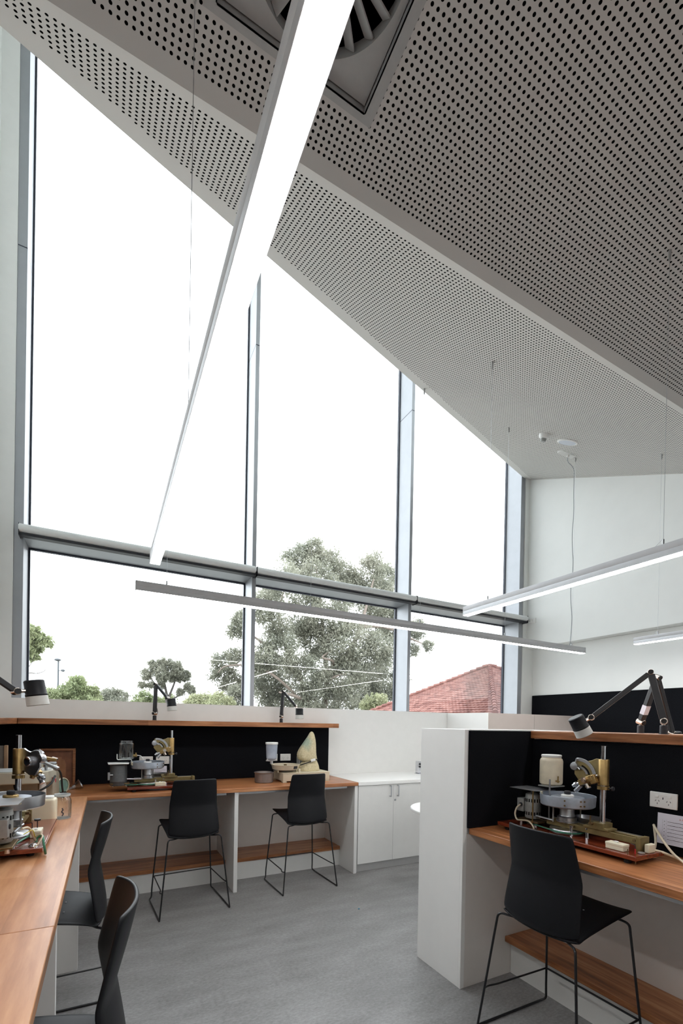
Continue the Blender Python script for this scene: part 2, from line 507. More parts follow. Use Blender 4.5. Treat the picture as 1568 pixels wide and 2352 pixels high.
MB().box(-.05, -.006, -.012, .03, -.012, .025).build('arm', M['white_plastic'], t, bevel=.002)

# ---- pendant lamps
LZ = 2.325
def pendant(name_label, x0, x1, y0, y1, cables, power=None):
    """straight aluminium strip lamp between (x0,y0) and (x1,y1)"""
    cx, cy = (x0 + x1) / 2, (y0 + y1) / 2
    L = math.hypot(x1 - x0, y1 - y0); rot = math.atan2(y1 - y0, x1 - x0)
    t = thing('pendant_light', name_label, 'lamp', (cx, cy, LZ), rot, 'aluminium strip lamps hung on wires')
    h = L / 2; w = .0265
    hb = MB()
    hb.prism([(-w, .004), (-w + .004, .004), (-w + .004, .026), (w - .004, .026), (w - .004, .004), (w, .004), (w, .032), (w - .0012, .034), (w, .036), (w, .068), (-w, .068), (-w, .036), (-w + .0012, .034), (-w, .032)], 0, -h, h)
    hb.build('housing', M['alu'], t, bevel=.0008)
    MB().box(-h + .003, h - .003, -w + .0045, w - .0045, .0, .022).build('diffuser', M['lamp'], t)
    for s in (-1, 1):
        MB().box(s * h - .002, s * h + .002, -w, w, .001, .068).build('end_cap', M['alu'], t)
    ca = math.cos(-rot); sa = math.sin(-rot)
    for (px, py, zt, cup) in cables:
        lx = (px - cx) * ca - (py - cy) * sa; ly = (px - cx) * sa + (py - cy) * ca
        c = MB().cyl((lx, ly, .066), (lx, ly, zt - LZ), .0011, n=6).build('suspension_wire', M['steel'], t)
        MB().cyl((lx, ly, .068), (lx, ly, .10), .005, n=10).build('wire_gripper', M['steel'], c)
        if cup: MB().cyl((lx, ly, zt - LZ - .05), (lx, ly, zt - LZ), .005, .008, n=10).build('ceiling_fixing', M['grey_vent'], c)
        MB().tube(smooth_path([(lx - .07, ly, .066), (lx - .04, ly, .075), (lx - .004, ly, .102)]), .0012, n=5).build('wire_tail', M['steel'], c)
    if power:
        px, py, zt = power
        lx = (px - cx) * ca - (py - cy) * sa; ly = (px - cx) * sa + (py - cy) * ca; H = zt - LZ
        pts = [(lx - .02, ly, .066)] + [(lx + .008 * math.sin(i * 1.3), ly + .006 * math.cos(i * 1.7), .1 + (H - .35) * i / 12) for i in range(13)] + [(lx - .015, ly, H - .13), (lx - .10, ly + .01, H - .07), (lx - .11, ly, H - .01)]
        c = MB().tube(smooth_path(pts, 4), .0035, n=6).build('power_cord', M['lampcord'], t)
        MB().lathe([(.001, -.035), (.012, -.033), (.014, 0)], (lx - .11, ly, H), 14).build('cord_gland', M['white_plastic'], c)
        MB().box(lx - .25, lx - .02, ly - .03, ly + .03, H - .014, H + .01).build('ceiling_plate', M['white_plastic'], c, bevel=.004)
    return t
zr = lambda y: A0 + B0 * y
pendant('long lamp hanging overhead, seen from below running towards window', .222, .222, 2.63, -2.07,
        [(.222, 1.53, ZC, True), (.222, 2.45, ZT, False), (.222, .45, ZC, True), (.222, -.6, ZC, True)])
pendant('lamp hung parallel to the window wall, lowest across the glass', .157, 4.83, 3.245, 3.245,
        [(.35, 3.245, ZT, False), (1.42, 3.245, ZT, False), (2.49, 3.235, zr(3.235), True), (3.57, 3.245, zr(3.25), True), (4.62, 3.245, zr(3.25), True)], (4.60, 3.245, zr(3.25)))
pendant('lamp above the right bench, slanting up to the frame edge', 2.455, 2.455, 2.62, -2.07,
        [(2.455, 2.395, zr(2.395), True), (2.455, 1.24, ZC, True), (2.455, .1, ZC, True), (2.455, -1.2, ZC, True)])
pendant('far right lamp near the wall, only its left end in view', 4.715, 4.715, 2.62, -2.07,
        [(4.72, 2.415, zr(2.415), True), (4.715, 1.24, ZC, True), (4.715, .1, ZC, True), (4.715, -1.2, ZC, True)])

# ---- ceiling fittings
tilt = math.atan(B0)
def on_rake(x, y): return (x, y, zr(y))
t = thing('smoke_detector', 'small domed smoke detector on the pale raking ceiling', 'detector', on_rake(3.866, 3.055)); t.rotation_euler = (tilt, 0, 0)
MB().lathe([(.056, 0), (.056, -.012), (.048, -.03), (.03, -.036)], n=28).build('base', M['white_plastic'], t)
MB().lathe([(.03, -.034), (.028, -.056), (.022, -.062), (.001, -.063)], n=24).build('sensor_cap', M['grey_paint'], t)
t = thing('ceiling_speaker', 'flat round white speaker beside the smoke detector', 'speaker', on_rake(4.129, 2.993)); t.rotation_euler = (tilt, 0, 0)
MB().lathe([(.098, .0), (.098, -.008), (.086, -.012), (.084, -.008)], n=40).build('rim', M['white_plastic'], t)
MB().lathe([(.085, -.004), (.085, -.009), (.001, -.010)], n=40).build('grille', plain('speaker_mesh', lin(206, 212, 222), .6, var=.1, scale=300), t)

t = thing('air_diffuser', 'square grey swirl air diffuser in flat ceiling behind overhead lamp', 'vent', (.575, 1.242, ZC))
m = MB(); fx0, fx1, fy0, fy1 = DX0 - .575, DX1 - .575, DY0 - 1.242, DY1 - 1.242
ix0, ix1, iy0, iy1 = IX0 - .575, IX1 - .575, IY0 - 1.242, IY1 - 1.242
for a in ((fx0, ix0, fy0, fy1), (ix1, fx1, fy0, fy1), (ix0, ix1, fy0, iy0), (ix0, ix1, iy1, fy1)):
    m.box(a[0], a[1], a[2], a[3], -.004, .0)
for a in ((ix0 - .004, ix0, iy0, iy1), (ix1, ix1 + .004, iy0, iy1), (ix0, ix1, iy0 - .004, iy0), (ix0, ix1, iy1, iy1 + .004)):
    m.box(a[0], a[1], a[2], a[3], -.004, .04)
m.build('frame', M['grey_vent'], t)
# recessed plate with a ring of slots
m = MB(); R0, R1, NV = .075, .258, 22
sq = []
NS = 96
for k in range(NS):
    a = 2 * PI * k / NS; c, s = math.cos(a), math.sin(a); q = .281 / max(abs(c), abs(s)); sq.append((q * c, q * s))
for k in range(NS):
    k2 = (k + 1) % NS; a, b = 2 * PI * k / NS, 2 * PI * k2 / NS
    m.add([(R1 * math.cos(a), R1 * math.sin(a), .018), (R1 * math.cos(b), R1 * math.sin(b), .018), (sq[k2][0], sq[k2][1], .018), (sq[k][0], sq[k][1], .018)], [(0, 1, 2, 3)])
    m.add([(R1 * math.cos(a), R1 * math.sin(a), .018), (R1 * math.cos(b), R1 * math.sin(b), .018), (R1 * math.cos(b), R1 * math.sin(b), .06), (R1 * math.cos(a), R1 * math.sin(a), .06)], [(0, 1, 2, 3)])
m.lathe([(R0, .06), (R0, .018), (.001, .018)], n=32)
m.build('face_plate', M['grey_vent'], t)
MB().lathe([(.30, .075), (.001, .075)], n=32).build('dark_plenum', M['void'], t)
for k in range(NV):
    a = 2 * PI * k / NV
    mt = Matrix.Rotation(a, 4, 'Z') @ Matrix.Translation((.1665, 0, .040)) @ Matrix.Rotation(math.radians(40), 4, 'X')
    MB().box(-.090, .090, -.021, .021, -.003, .003, mt).build('vane', M['grey_vent'], t, bevel=.001)

# ------------------------------------------------------------------ benches
D = .9; TK = .034               # worktop height and thickness
DFX, DFY = -.121, 3.79          # front edges of the left and the window bench
RFX, RBX = 1.818, 2.30          # right bench front edge and its pinboard face
PY0, PY1 = 1.88, 2.268          # partition end

def worktop(nm, x0, x1, y0, y1, mat, label, group='timber worktops'):
    return tag(MB().box(x0 - (x0 + x1) / 2, x1 - (x0 + x1) / 2, y0 - (y0 + y1) / 2, y1 - (y0 + y1) / 2, -TK, 0).build(nm, mat, None, bevel=.0025), label, 'worktop', group)
def put(o, x, y, z): o.location = (x, y, z); return o
put(worktop('worktop', XL + .005, 2.206, DFY, YW - .002, M['timber_x'], 'timber worktop of the bench under the window'), (XL + .005 + 2.206) / 2, (DFY + YW) / 2, D)
YS = 1.45
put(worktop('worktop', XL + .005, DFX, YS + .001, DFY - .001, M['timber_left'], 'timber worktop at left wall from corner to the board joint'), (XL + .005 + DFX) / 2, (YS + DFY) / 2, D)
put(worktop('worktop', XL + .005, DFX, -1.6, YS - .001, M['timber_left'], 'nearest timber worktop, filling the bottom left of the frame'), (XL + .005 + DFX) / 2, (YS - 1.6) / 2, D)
put(worktop('worktop', RFX, RBX + .03, -1.6, PY0 - .002, M['timber_y'], 'timber worktop of the right bench against black board'), (RFX + RBX + .03) / 2, (PY0 - 1.6) / 2, D)

PT = .033
# window bench carcass
t = thing('bench_base', 'white panelled base with foot shelves under the window bench', 'bench base', (1.03, 4.1, 0), 0, 'bench carcasses')
ox, oy = 1.03, 4.1
zt = D - TK
for (a, b) in ((.985, .985 + PT), (2.172, 2.206)):
    MB().box(a - ox, b - ox, 3.80 - oy, 4.47 - oy, 0, zt).build('side_panel', M['laminate'], t, bevel=.001)
MB().box(XL + .06 - ox, 2.172 - ox, 4.46 - oy, 4.48 - oy, .2, zt).build('back_panel', M['warm_laminate'], t)
for (a, b) in ((XL + .1, .985), (.985 + PT, 2.172)):
    MB().box(a - ox, b - ox, 4.108 - oy, 4.124 - oy, 0, .165).build('kickboard', M['laminate'], t)
    MB().box(a - ox, b - ox, 4.125 - oy, 4.46 - oy, .0, .16).build('plinth', M['laminate'], t)
    MB().box(a - ox, b - ox, 4.09 - oy, 4.459 - oy, .1655, .2).build('foot_shelf', M['shelf_x'], t, bevel=.0015)
    MB().box(max(a, DFX + .01) - ox, b - ox - .06, 3.85 - oy, 3.88 - oy, zt - .026, zt - .001).build('support_rail', M['alu'], t)
# left bench carcass
t = thing('bench_base', 'white panelled base under the left wall bench', 'bench base', (-.45, 1.3, 0), 0, 'bench carcasses')
ox, oy = -.45, 1.3
for y in (-1.2, .30, 1.65, 3.0):
    MB().box(-.79 - ox, DFX - .012 - ox, y - oy, y + PT - oy, 0, zt).build('side_panel', M['laminate'], t, bevel=.001)
MB().box(-.80 - ox, -.785 - ox, -1.6 - oy, 4.46 - oy, .2, zt).build('back_panel', M['warm_laminate'], t)
for (a, b) in ((-1.2 + PT, .30), (.30 + PT, 1.65), (1.65 + PT, 3.0)):
    MB().box(-.785 - ox, -.44 - ox, a - oy, b - oy, .1655, .2).build('foot_shelf', M['shelf_y'], t, bevel=.0015)
    MB().box(-.784 - ox, -.46 - ox, a - oy, b - oy, 0, .165).build('plinth', M['laminate'], t)
# right bench carcass
t = thing('bench_base', 'white panelled base with low foot shelf under the right bench', 'bench base', (2.2, .5, 0), 0, 'bench carcasses')
ox, oy = 2.2, .5
MB().box(2.374 - ox, 2.39 - ox, -1.6 - oy, PY0 - .002 - oy, .0, zt).build('back_panel', M['warm_laminate'], t)
MB().box(2.172 - ox, 2.188 - ox, -1.6 - oy, PY0 - .002 - oy, 0, .197).build('kickboard', M['laminate'], t)
MB().box(2.12 - ox, 2.373 - ox, -1.6 - oy, PY0 - .002 - oy, .198, .230).build('foot_shelf', M['shelf_y'], t, bevel=.0015)
for y in (-1.5,):
    MB().box(RFX + .015 - ox, 2.373 - ox, y - oy, y + PT - oy, .231, zt).build('side_panel', M['laminate'], t)
MB().box(RFX + .03 - ox, RFX + .055 - ox, -1.5 - oy, PY0 - .6 - oy, zt - .022, zt - .001).build('support_rail', M['alu'], t)

# partition at the end of the right bench
PTOP = 1.455
t = thing('partition', 'white end partition block beside the right bench', 'partition', (1.775, PY0, 0))
MB().box(0, 1.05, .018, PY1 - PY0, 0, PTOP).box(0, .028, 0, .0181, 0, PTOP).build('block', M['counter'], t, bevel=.001)
MB().box(.028, .59, .0, .0175, 0, D - TK).build('end_panel', M['warm_laminate'], t)
MB().box(.03, .56, -.001, .0175, PTOP - .005, PTOP + .001).build('capping', M['white_plastic'], t)
tag(put(MB().box(.0, .522, .0, .016, .0, 1.4475 - D).build('pinboard', M['felt'], None, bevel=.002), 1.804, PY0 - .014, D + .002), 'black felt pinboard facing us on the end of the white partition', 'pinboard', 'black felt pinboards')
# screen behind the right bench
t = thing('screen', 'screen wall carrying the timber ledge behind the right bench', 'partition', (2.33, -1.6, D))
MB().box(0.0, .44, 0, PY0 + 1.6 - .02, .0, 1.404 - D).build('core', M['laminate'], t)
tag(put(MB().box(.0, .018, 0, PY0 + 1.6 - .016, .001, 1.403 - D).build('pinboard', M['felt'], None, bevel=.002), RBX + .01, -1.6, D), 'black felt pinboard behind the faceting machine on the right bench', 'pinboard', 'black felt pinboards')

# timber ledges
SH = 1.474; ST = .046
tag(put(MB().box(-1.415, 1.415, -.123, .123, -ST, 0).build('ledge', M['shelf_x'], None, bevel=.002), .797, 4.362, SH), 'timber ledge on the black board under the window', 'shelf', 'timber ledges')
tag(put(MB().box(-.097, .097, -2.95, 2.95, -ST, 0).build('ledge', M['shelf_y'], None, bevel=.002), -.717, 1.53, SH), 'timber ledge along the left wall, meeting the window ledge', 'shelf', 'timber ledges')
tag(put(MB().box(0, .50, 0, PY0 + 1.6 - .016, 0, .0455).build('ledge', M['shelf_y'], None, bevel=.002), 2.288, -1.6, 1.4065), 'timber ledge over the right bench carrying desk lamps', 'shelf', 'timber ledges')
# pinboards behind the ledges
tag(put(MB().box(-1.51, 1.51, 0, .016, 0, SH - ST - D - .002).build('pinboard', M['felt'], None, bevel=.002), .697, YW - .017, D + .001), 'long black felt pinboard under the window ledge', 'pinboard', 'black felt pinboards')
tag(put(MB().box(0, .016, -2.95, 2.95, 0, SH - ST - D - .002).build('pinboard', M['felt'], None, bevel=.002), XL + .001, 1.515, D + .001), 'black felt pinboard on the left wall behind the left bench', 'pinboard', 'black felt pinboards')
# black board on the far right wall, low white partition beneath it
tag(put(MB().box(-.016, 0, -3.6, 2.12, 0, .52).build('pinboard', M['felt'], None, bevel=.002), XR - .001, 2.36, 1.413), 'black felt pinboard high on the right wall behind the lamps', 'pinboard', 'black felt pinboards')
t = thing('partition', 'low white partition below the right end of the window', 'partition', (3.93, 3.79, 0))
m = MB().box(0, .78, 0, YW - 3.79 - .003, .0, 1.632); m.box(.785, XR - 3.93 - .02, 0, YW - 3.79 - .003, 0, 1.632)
m.build('carcass', plain('shaded_white_laminate', lin(202, 190, 183), .45, var=.02, scale=10), t, bevel=.001)  # white laminate, with the front's shade put into a beige colour
MB().box(-.004, 0, -.003, YW - 3.79 - .003, 0, 1.634).build('end_panel', M['counter'], t)

# kitchen cupboards and white counter
t = thing('base_cabinet', 'white two-door base cabinet right of the window bench', 'cabinet', (2.632, 3.80, 0))
MB().box(-.42, .42, .02, .66, .082, .862).build('carcass', M['laminate'], t)
MB().box(-.42, .42, .03, .05, 0, .082).build('kickboard', plain('grey_kickboard', lin(178, 178, 178), .5, var=.02), t)
for s in (-1, 1):
    d = MB().box(.0015 if s > 0 else -.416, .416 if s > 0 else -.0015, 0, .0185, .085, .86).build('door', M['laminate'], t, bevel=.001)
    x = s * .046
    MB().tube(fillet([(x, .0, .852 - .003), (x, -.028, .849), (x, -.028, .741), (x, .0, .741)], .006), .0055, 8).build('handle', M['steel'], d)
    if s > 0: MB().cyl((.02, .0, .70), (.02, -.006, .70), .011, n=18).cyl((.02, -.006, .70), (.02, -.009, .70), .007, n=14).build('lock', M['steel'], d)
t = thing('base_cabinet', 'white base cabinet hidden mostly by the partition', 'cabinet', (3.49, 3.80, 0))
MB().box(-.435, .43, .02, .66, .082, .862).build('carcass', M['laminate'], t)
MB().box(-.435, .43, .03, .05, 0, .082).build('kickboard', M['grey_vent'], t)
for s in (-1, 1):
    MB().box(.0015 if s > 0 else -.43, .428 if s > 0 else -.0015, 0, .0185, .085, .86).build('door', M['laminate'], t, bevel=.001)
tag(put(MB().box(-.857, .857, -.349, .345, -.036, 0).build('countertop', M['counter'], None, bevel=.002), 3.066, 4.14, .9), 'white counter on the cabinets beside the window bench', 'worktop')
t = thing('counter_tap', 'chrome tap column on the white counter by the partition', 'tap', (3.285, 4.235, .9))
MB().lathe([(.05, 0), (.05, .004), (.03, .008)], n=28).build('base_disc', M['chrome'], t)
MB().box(-.03, .03, -.028, .028, .008, .15).build('body', M['chrome'], t, bevel=.006)
for z in (.115, .085):
    MB().cyl((-.005, -.028, z), (-.005, -.036, z), .012, n=16).build('button', M['charcoal'], t)
MB().tube(fillet([(.03, 0, .13), (.12, 0, .14), (.12, 0, .11)], .02), .01, 10).build('spout', M['chrome'], t)
t = thing('round_table', 'round white table partly hidden behind the partition', 'table', (2.805, 3.075, 0))
MB().lathe([(.36, .700), (.398, .702), (.4, .708), (.4, .722), (.396, .727), (.001, .727)], n=64).build('tabletop', M['counter'], t)
MB().cyl((0, 0, .02), (0, 0, .70), .035, n=20).build('column', M['alu'], t)
MB().lathe([(.25, 0), (.25, .012), (.04, .022)], n=40).build('foot_plate', M['alu'], t)

# ------------------------------------------------------------------ stools
def make_stool():
    t = thing('bar_stool', '', 'stool', (0, 0, 0), 0, 'black wire-legged bar stools')
    W = lambda s: s                                # facing +y
    # backrest: rows from the bend up to the top rim; columns across
    prof = [(-.196, .580, .197), (-.193, .64, .196), (-.180, .72, .190), (-.166, .80, .184), (-.163, .826, .183), (-.172, .86, .180), (-.190, .94, .173), (-.204, 1.005, .167), (-.208, 1.018, .164), (-.2095, 1.026, .156)]
    K = 14; rows = []
    for (y, z, w) in prof:
        r = []
        for j in range(K + 1):
            u = -1 + 2 * j / K
            wr = w
            bow = .040 * (abs(u) ** 2.4)          # wraps round the sitter
            bz = 0
            if z > 1.0: bz = -.004 * abs(u) ** 3
            if z < .62: bz = .022 * abs(u) ** 2
            r.append((u * wr, y + bow - (.006 if z > .9 else 0) * (1 - u * u), z + bz))
        rows.append(r)
    MB().grid(rows).build('backrest', M['black_plastic'], t, solid=.011, sub=1, smooth=80)
    # seat: from the rear bend to the rounded front
    sp = [(-.186, .578, .195), (-.172, .568, .196), (-.14, .580, .198), (-.06, .609, .202), (.06, .632, .205), (.15, .645, .205), (.20, .648, .202), (.222, .643, .190), (.227, .637, .178)]
    rows = []
    for (y, z, w) in sp:
        rows.append([((-1 + 2 * j / K) * w, y + (.018 * abs(-1 + 2 * j / K) ** 2 if y < -.15 else 0), z + (.020 if y < -.1 else .012) * abs(-1 + 2 * j / K) ** 2.5) for j in range(K + 1)])
    MB().grid(rows).build('seat', M['black_plastic'], t, solid=.011, sub=1, smooth=80)
    R = .0056
    for s in (-1, 1):
        f = MB().tube(fillet([(s * .06, .15, .616), (s * .165, .168, .620), (s * .205, .172, .615), (s * .243, .225, .085), (s * .243, .228, .022), (s * .262, .205, .0065)], .035), R, 8).build('leg', M['black_metal'], t)
        MB().tube(fillet([(s * .05, -.10, .577), (s * .15, -.155, .569), (s * .20, -.19, .578), (s * .262, -.248, .0065)], .04), R, 8).build('leg', M['black_metal'], t)
        MB().tube([(s * .262, .205, .0065), (s * .262, -.248, .0065)], R, 8).build('floor_rail', M['black_metal'], t)
        MB().tube(fillet([(s * .231, .207, .195), (s * .24, -.15, .195), (s * .255, -.19, .190), (s * .241, -.228, .196)], .03), .0045, 8).build('side_rail', M['black_metal'], t)
        MB().tube([(s * .06, .15, .616), (s * .05, -.10, .582)], R, 8).build('under_rail', M['black_metal'], t)
    MB().tube([(-.231, .209, .195), (.231, .209, .195)], .005, 8).build('footrest', M['black_metal'], t)
    for sx in (-.06, .06):
        for y, z in ((-.03, .6195), (.07, .6360)):
            MB().lathe([(.004, 0), (.0035, .0012), (.001, .0016)], (sx, y, z + .0035), 10).build('rivet', M['steel'], t)
    return t
stool = make_stool()
spots = [(.605, 3.735, 4, 'black stool with wire legs at the window bench, left of the dividing panel'),
         (1.60, 3.805, 2, 'black stool with wire legs at the window bench, right of the dividing panel'),
         (-.187, 2.345, 90, 'black stool seen in profile at the left bench, the farther of two'),
         (-.138, 1.285, 90, 'black stool nearest on the left, its back cut by the frame bottom'),
         (1.885, 1.345, -90, 'large black stool seen from behind at the right bench')]
for i, (x, y, a, lab) in enumerate(spots):
    o = stool if i == 0 else copy_tree(stool)
    o.location = (x, y, 0); o.rotation_euler = (0, 0, math.radians(a)); o['label'] = lab

# ------------------------------------------------------------------ articulated desk lamps
def desk_lamp(base, elbow, hj, head, hdir, label, tagged=False):
    """base on the ledge, elbow joint, head joint, head centre and the direction the light points"""
    b = Vector(base)
    t = thing('desk_lamp', label, 'lamp', b, 0, 'articulated desk lamps')
    e = Vector(elbow) - b; h = Vector(hj) - b; c = Vector(head) - b; dv = Vector(hdir).normalized()
    MB().lathe([(.02, 0), (.02, .002), (.0165, .003), (.0165, .04), (.014, .043)], n=22).build('base_socket', M['charcoal'], t)
    l0 = Vector((0, 0, .062))
    ax = (e - l0).cross(h - e); ax = ax.normalized() if ax.length > 1e-5 else Vector((1, 0, 0))
    if abs(ax.z) > .9: ax = Vector((1, 0, 0))
    j = MB().cyl((0, 0, .042), (0, 0, .052), .008, n=12); j.cyl(l0 - ax * .019, l0 + ax * .019, .0155, n=20)
    j = j.build('lower_joint', M['copper'], t, bevel=.0015)
    MB().cyl(l0 + ax * .019, l0 + ax * .023, .0115, n=18).cyl(l0 - ax * .019, l0 - ax * .023, .0115, n=18).build('joint_cap', M['black_rubber'], j)
    def arm(p, q, w, name, mat):
        d = (q - p); L = d.length; z = d.normalized(); y = ax; x = y.cross(z).normalized(); y = z.cross(x)
        mt = Matrix(((x.x, y.x, z.x, p.x), (x.y, y.y, z.y, p.y), (x.z, y.z, z.z, p.z), (0, 0, 0, 1)))
        return MB().box(-w, w, -w * .8, w * .8, .012, L - .012, mt).build(name, mat, t, bevel=.003)
    arm(l0, e, .0150, 'lower_arm', M['arm'])
    if tagged:
        d = (e - l0).normalized(); p = l0 + d * .05; x = ax.cross(d).normalized()
        mt = Matrix(((x.x, ax.x, d.x, p.x), (x.y, ax.y, d.y, p.y), (x.z, ax.z, d.z, p.z), (0, 0, 0, 1)))
        MB().box(-.0156, .0156, -.0127, .0127, -.005, .045, mt).build('paper_tag', M['paper'], t)
    j = MB().cyl(e - ax * .016, e + ax * .016, .013, n=20).build('elbow_joint', M['copper'], t, bevel=.0015)
    MB().cyl(e + ax * .016, e + ax * .021, .0115, n=18).cyl(e - ax * .016, e - ax * .021, .0115, n=18).build('joint_cap', M['black_rubber'], j)
    arm(e, h, .0118, 'upper_arm', M['arm'])
    j = MB().cyl(h - ax * .017, h + ax * .017, .0145, n=20).cyl(h, c - dv * .015, .008, n=10).build('head_joint', M['copper'], t, bevel=.001)
    MB().cyl(h + ax * .017, h + ax * .022, .0120, n=18).cyl(h - ax * .017, h - ax * .022, .0120, n=18).build('joint_cap', M['black_rubber'], j)
    z = dv; x = z.orthogonal().normalized(); y = z.cross(x)
    m3 = Matrix((x, y, z)).transposed()
    MB().lathe([(.001, -.058), (.034, -.058), (.038, -.054), (.039, .0), (.041, .003), (.0405, .008), (.039, .01)], c, 36, m3).build('lamp_shade', M['black_plastic'], t)
    MB().lathe([(.0385, .009), (.0405, .011), (.042, .048), (.038, .05), (.036, .014), (.001, .012)], c, 36, m3).build('diffuser_ring', M['lampring'], t)
    MB().tube(smooth_path([l0 + Vector((.005, 0, -.01)), l0 + Vector((.024, .01, .01)), l0 + (e - l0) * .25 + Vector((.012, .004, 0)), l0 + (e - l0) * .3]), .003, 6).build('cord', M['black_rubber'], t)
    return t
desk_lamp((.385, 4.36, SH), (.392, 4.36, 1.802), (.482, 4.25, 1.672), (.512, 4.215, 1.612), (.12, -.02, -1), 'black desk lamp on the window ledge, left of the pair')
desk_lamp((1.60, 4.36, SH), (1.617, 4.36, 1.797), (1.712, 4.25, 1.648), (1.742, 4.215, 1.565), (.02, .0, -1), 'black desk lamp on the window ledge, right of the pair')
desk_lamp((-.72, 2.02, SH), (-.64, 2.08, 1.83), (-.334, 2.245, 1.583), (-.268, 2.275, 1.578), (.16, .03, -1), 'black desk lamp reaching in from the left edge over the left bench')
desk_lamp((2.40, 1.192, 1.4525), (2.385, 1.248, 1.757), (2.255, 1.462, 1.532), (2.195, 1.482, 1.482), (.50, -.24, -1), 'black desk lamp with its head bent low over the right ledge')
desk_lamp((2.60, 1.405, 1.4525), (2.58, 1.317, 1.752), (2.86, 1.375, 1.455), (2.905, 1.385, 1.405), (.2, 0, -1), 'desk lamp with paper tag standing behind the low-bent one', True)

# ------------------------------------------------------------------ power outlets and papers
def outlet(loc, rz, label, w=.116, h=.073, usb=False):
    """plate lies in local xz, facing -y"""
    t = thing('power_outlet', label, 'socket', loc, rz, 'double power outlets on the pinboards')
    MB().box(-w / 2, w / 2, -.009, 0, -h / 2, h / 2).build('plate', M['white_plastic'], t, bevel=.003)
    MB().box(-w * .34, w * .34, -.0102, -.0085, -h * .36, h * .36).build('face', M['white_plastic'], t, bevel=.0006)
    for s in (-1, 1):
        MB().box(s * .026 - .008, s * .026 + .008, -.0125, -.0095, .011, .021).build('switch', M['white_plastic'], t, bevel=.001)
        cx = s * .024
        for k, (dx, dz, an) in enumerate(((-.007, -.004, -30), (.007, -.004, 30), (0, -.0165, 0))):
            mt = Matrix.Translation((cx + dx, -.0103, dz)) @ Matrix.Rotation(math.radians(-an), 4, 'Y')
            MB().box(-.0011, .0011, -.0006, .0006, -.0038, .0038, mt).build('pin_slot', M['ink'], t)
    if usb: MB().box(-.002, .002, -.0106, -.0098, .004, .014).build('usb_slot', M['ink'], t)
    return t
FB = YW - .0175
outlet((.327, FB, 1.102), 0, 'white double outlet behind the bare-jar faceting machine, left one')
outlet((.47, FB, 1.102), 0, 'white double outlet beside the mast of the window bench machine')
outlet((1.546, FB, 1.106), 0, 'white double outlet seen through the frosted drip bottle')
outlet((1.694, FB, 1.106), 0, 'white double outlet left of the covered machine')
outlet((RBX + .009, 1.138, 1.145), -PI / 2, 'white double outlet on the black board of right bench', usb=True)

def text_mesh(body, size, name, mat, parent, mtx):
    cu = bpy.data.curves.new('text', 'FONT'); cu.body = body; cu.size = size; cu.resolution_u = 2
    o = bpy.data.objects.new('text', cu); COL.objects.link(o)
    dg = bpy.context.evaluated_depsgraph_get(); dg.update()
    me = bpy.data.meshes.new_from_object(o.evaluated_get(dg))
    bpy.data.objects.remove(o); bpy.data.curves.remove(cu)
    me.name = name; me.materials.clear(); me.materials.append(mat)
    me.transform(mtx)
    r = bpy.data.objects.new(name, me); COL.objects.link(r); r.parent = parent
    return r
def notice(loc, rz, w, h, lean, label, title, lines, box=True):
    """sheet in local xz, facing -y"""
    t = thing('notice_sheet', label, 'sign', loc, rz, 'laminated instruction sheets')
    t.rotation_euler = (lean, 0, rz)
    MB().box(-w / 2, w / 2, 0, .0012, 0, h).build('sheet', M['paper'], t)
    fr = Matrix.Rotation(PI / 2, 4, 'X')
    if title: text_mesh(title, h * .085, 'heading', M['redtext'], t, Matrix.Translation((-w * .08, -.0005, h * .84)) @ fr)
    else: MB().box(-w * .2, -w * .02, -.0006, -.0001, h * .85, h * .88).box(w * .0, w * .1, -.0006, -.0001, h * .85, h * .88).build('heading', M['redtext'], t)
    m = MB(); g = MB(); n = len(lines)
    rnd = random.Random(3)
    for i, L in enumerate(lines):
        z = h * (.74 - .115 * i)
        x = -w * .30
        while x < -w * .30 + w * L:
            q = rnd.uniform(.003, .014) * w / .2
            m.box(x, x + q, -.0006, -.0001, z - rnd.uniform(.0007, .0012) * h / .15, z + rnd.uniform(.0007, .0014) * h / .15)
            x += q + .0008 * w / .2
        m.box(-w * .37, -w * .35, -.0006, -.0001, z - .0012 * h / .15, z + .0012 * h / .15)
        g.box(-w * .40, w * .44, -.0005, -.0001, z - h * .058, z - h * .055)
    m.build('text_lines', M['ink'], t); 
    for x in (-w * .40, -w * .32, w * .44): g.box(x - .0002, x + .0002, -.0005, -.0001, h * (.74 - .115 * n), h * .80)
    g.build('table_rules', plain('grey_print', lin(150, 150, 160), .8), t)
    return t
notice((RBX - .012, 1.05, .948), -PI / 2, .21, .14, math.radians(-2), 'laminated sheet with red heading on the right bench board', 'A POWER C', [.62, .72, .5, .5, .5, .75])
notice((.432, 4.435, .945), 0, .15, .105, math.radians(-12), 'laminated sheet leaning behind the window bench machine', None, [.6, .7, .5, .4, .3])

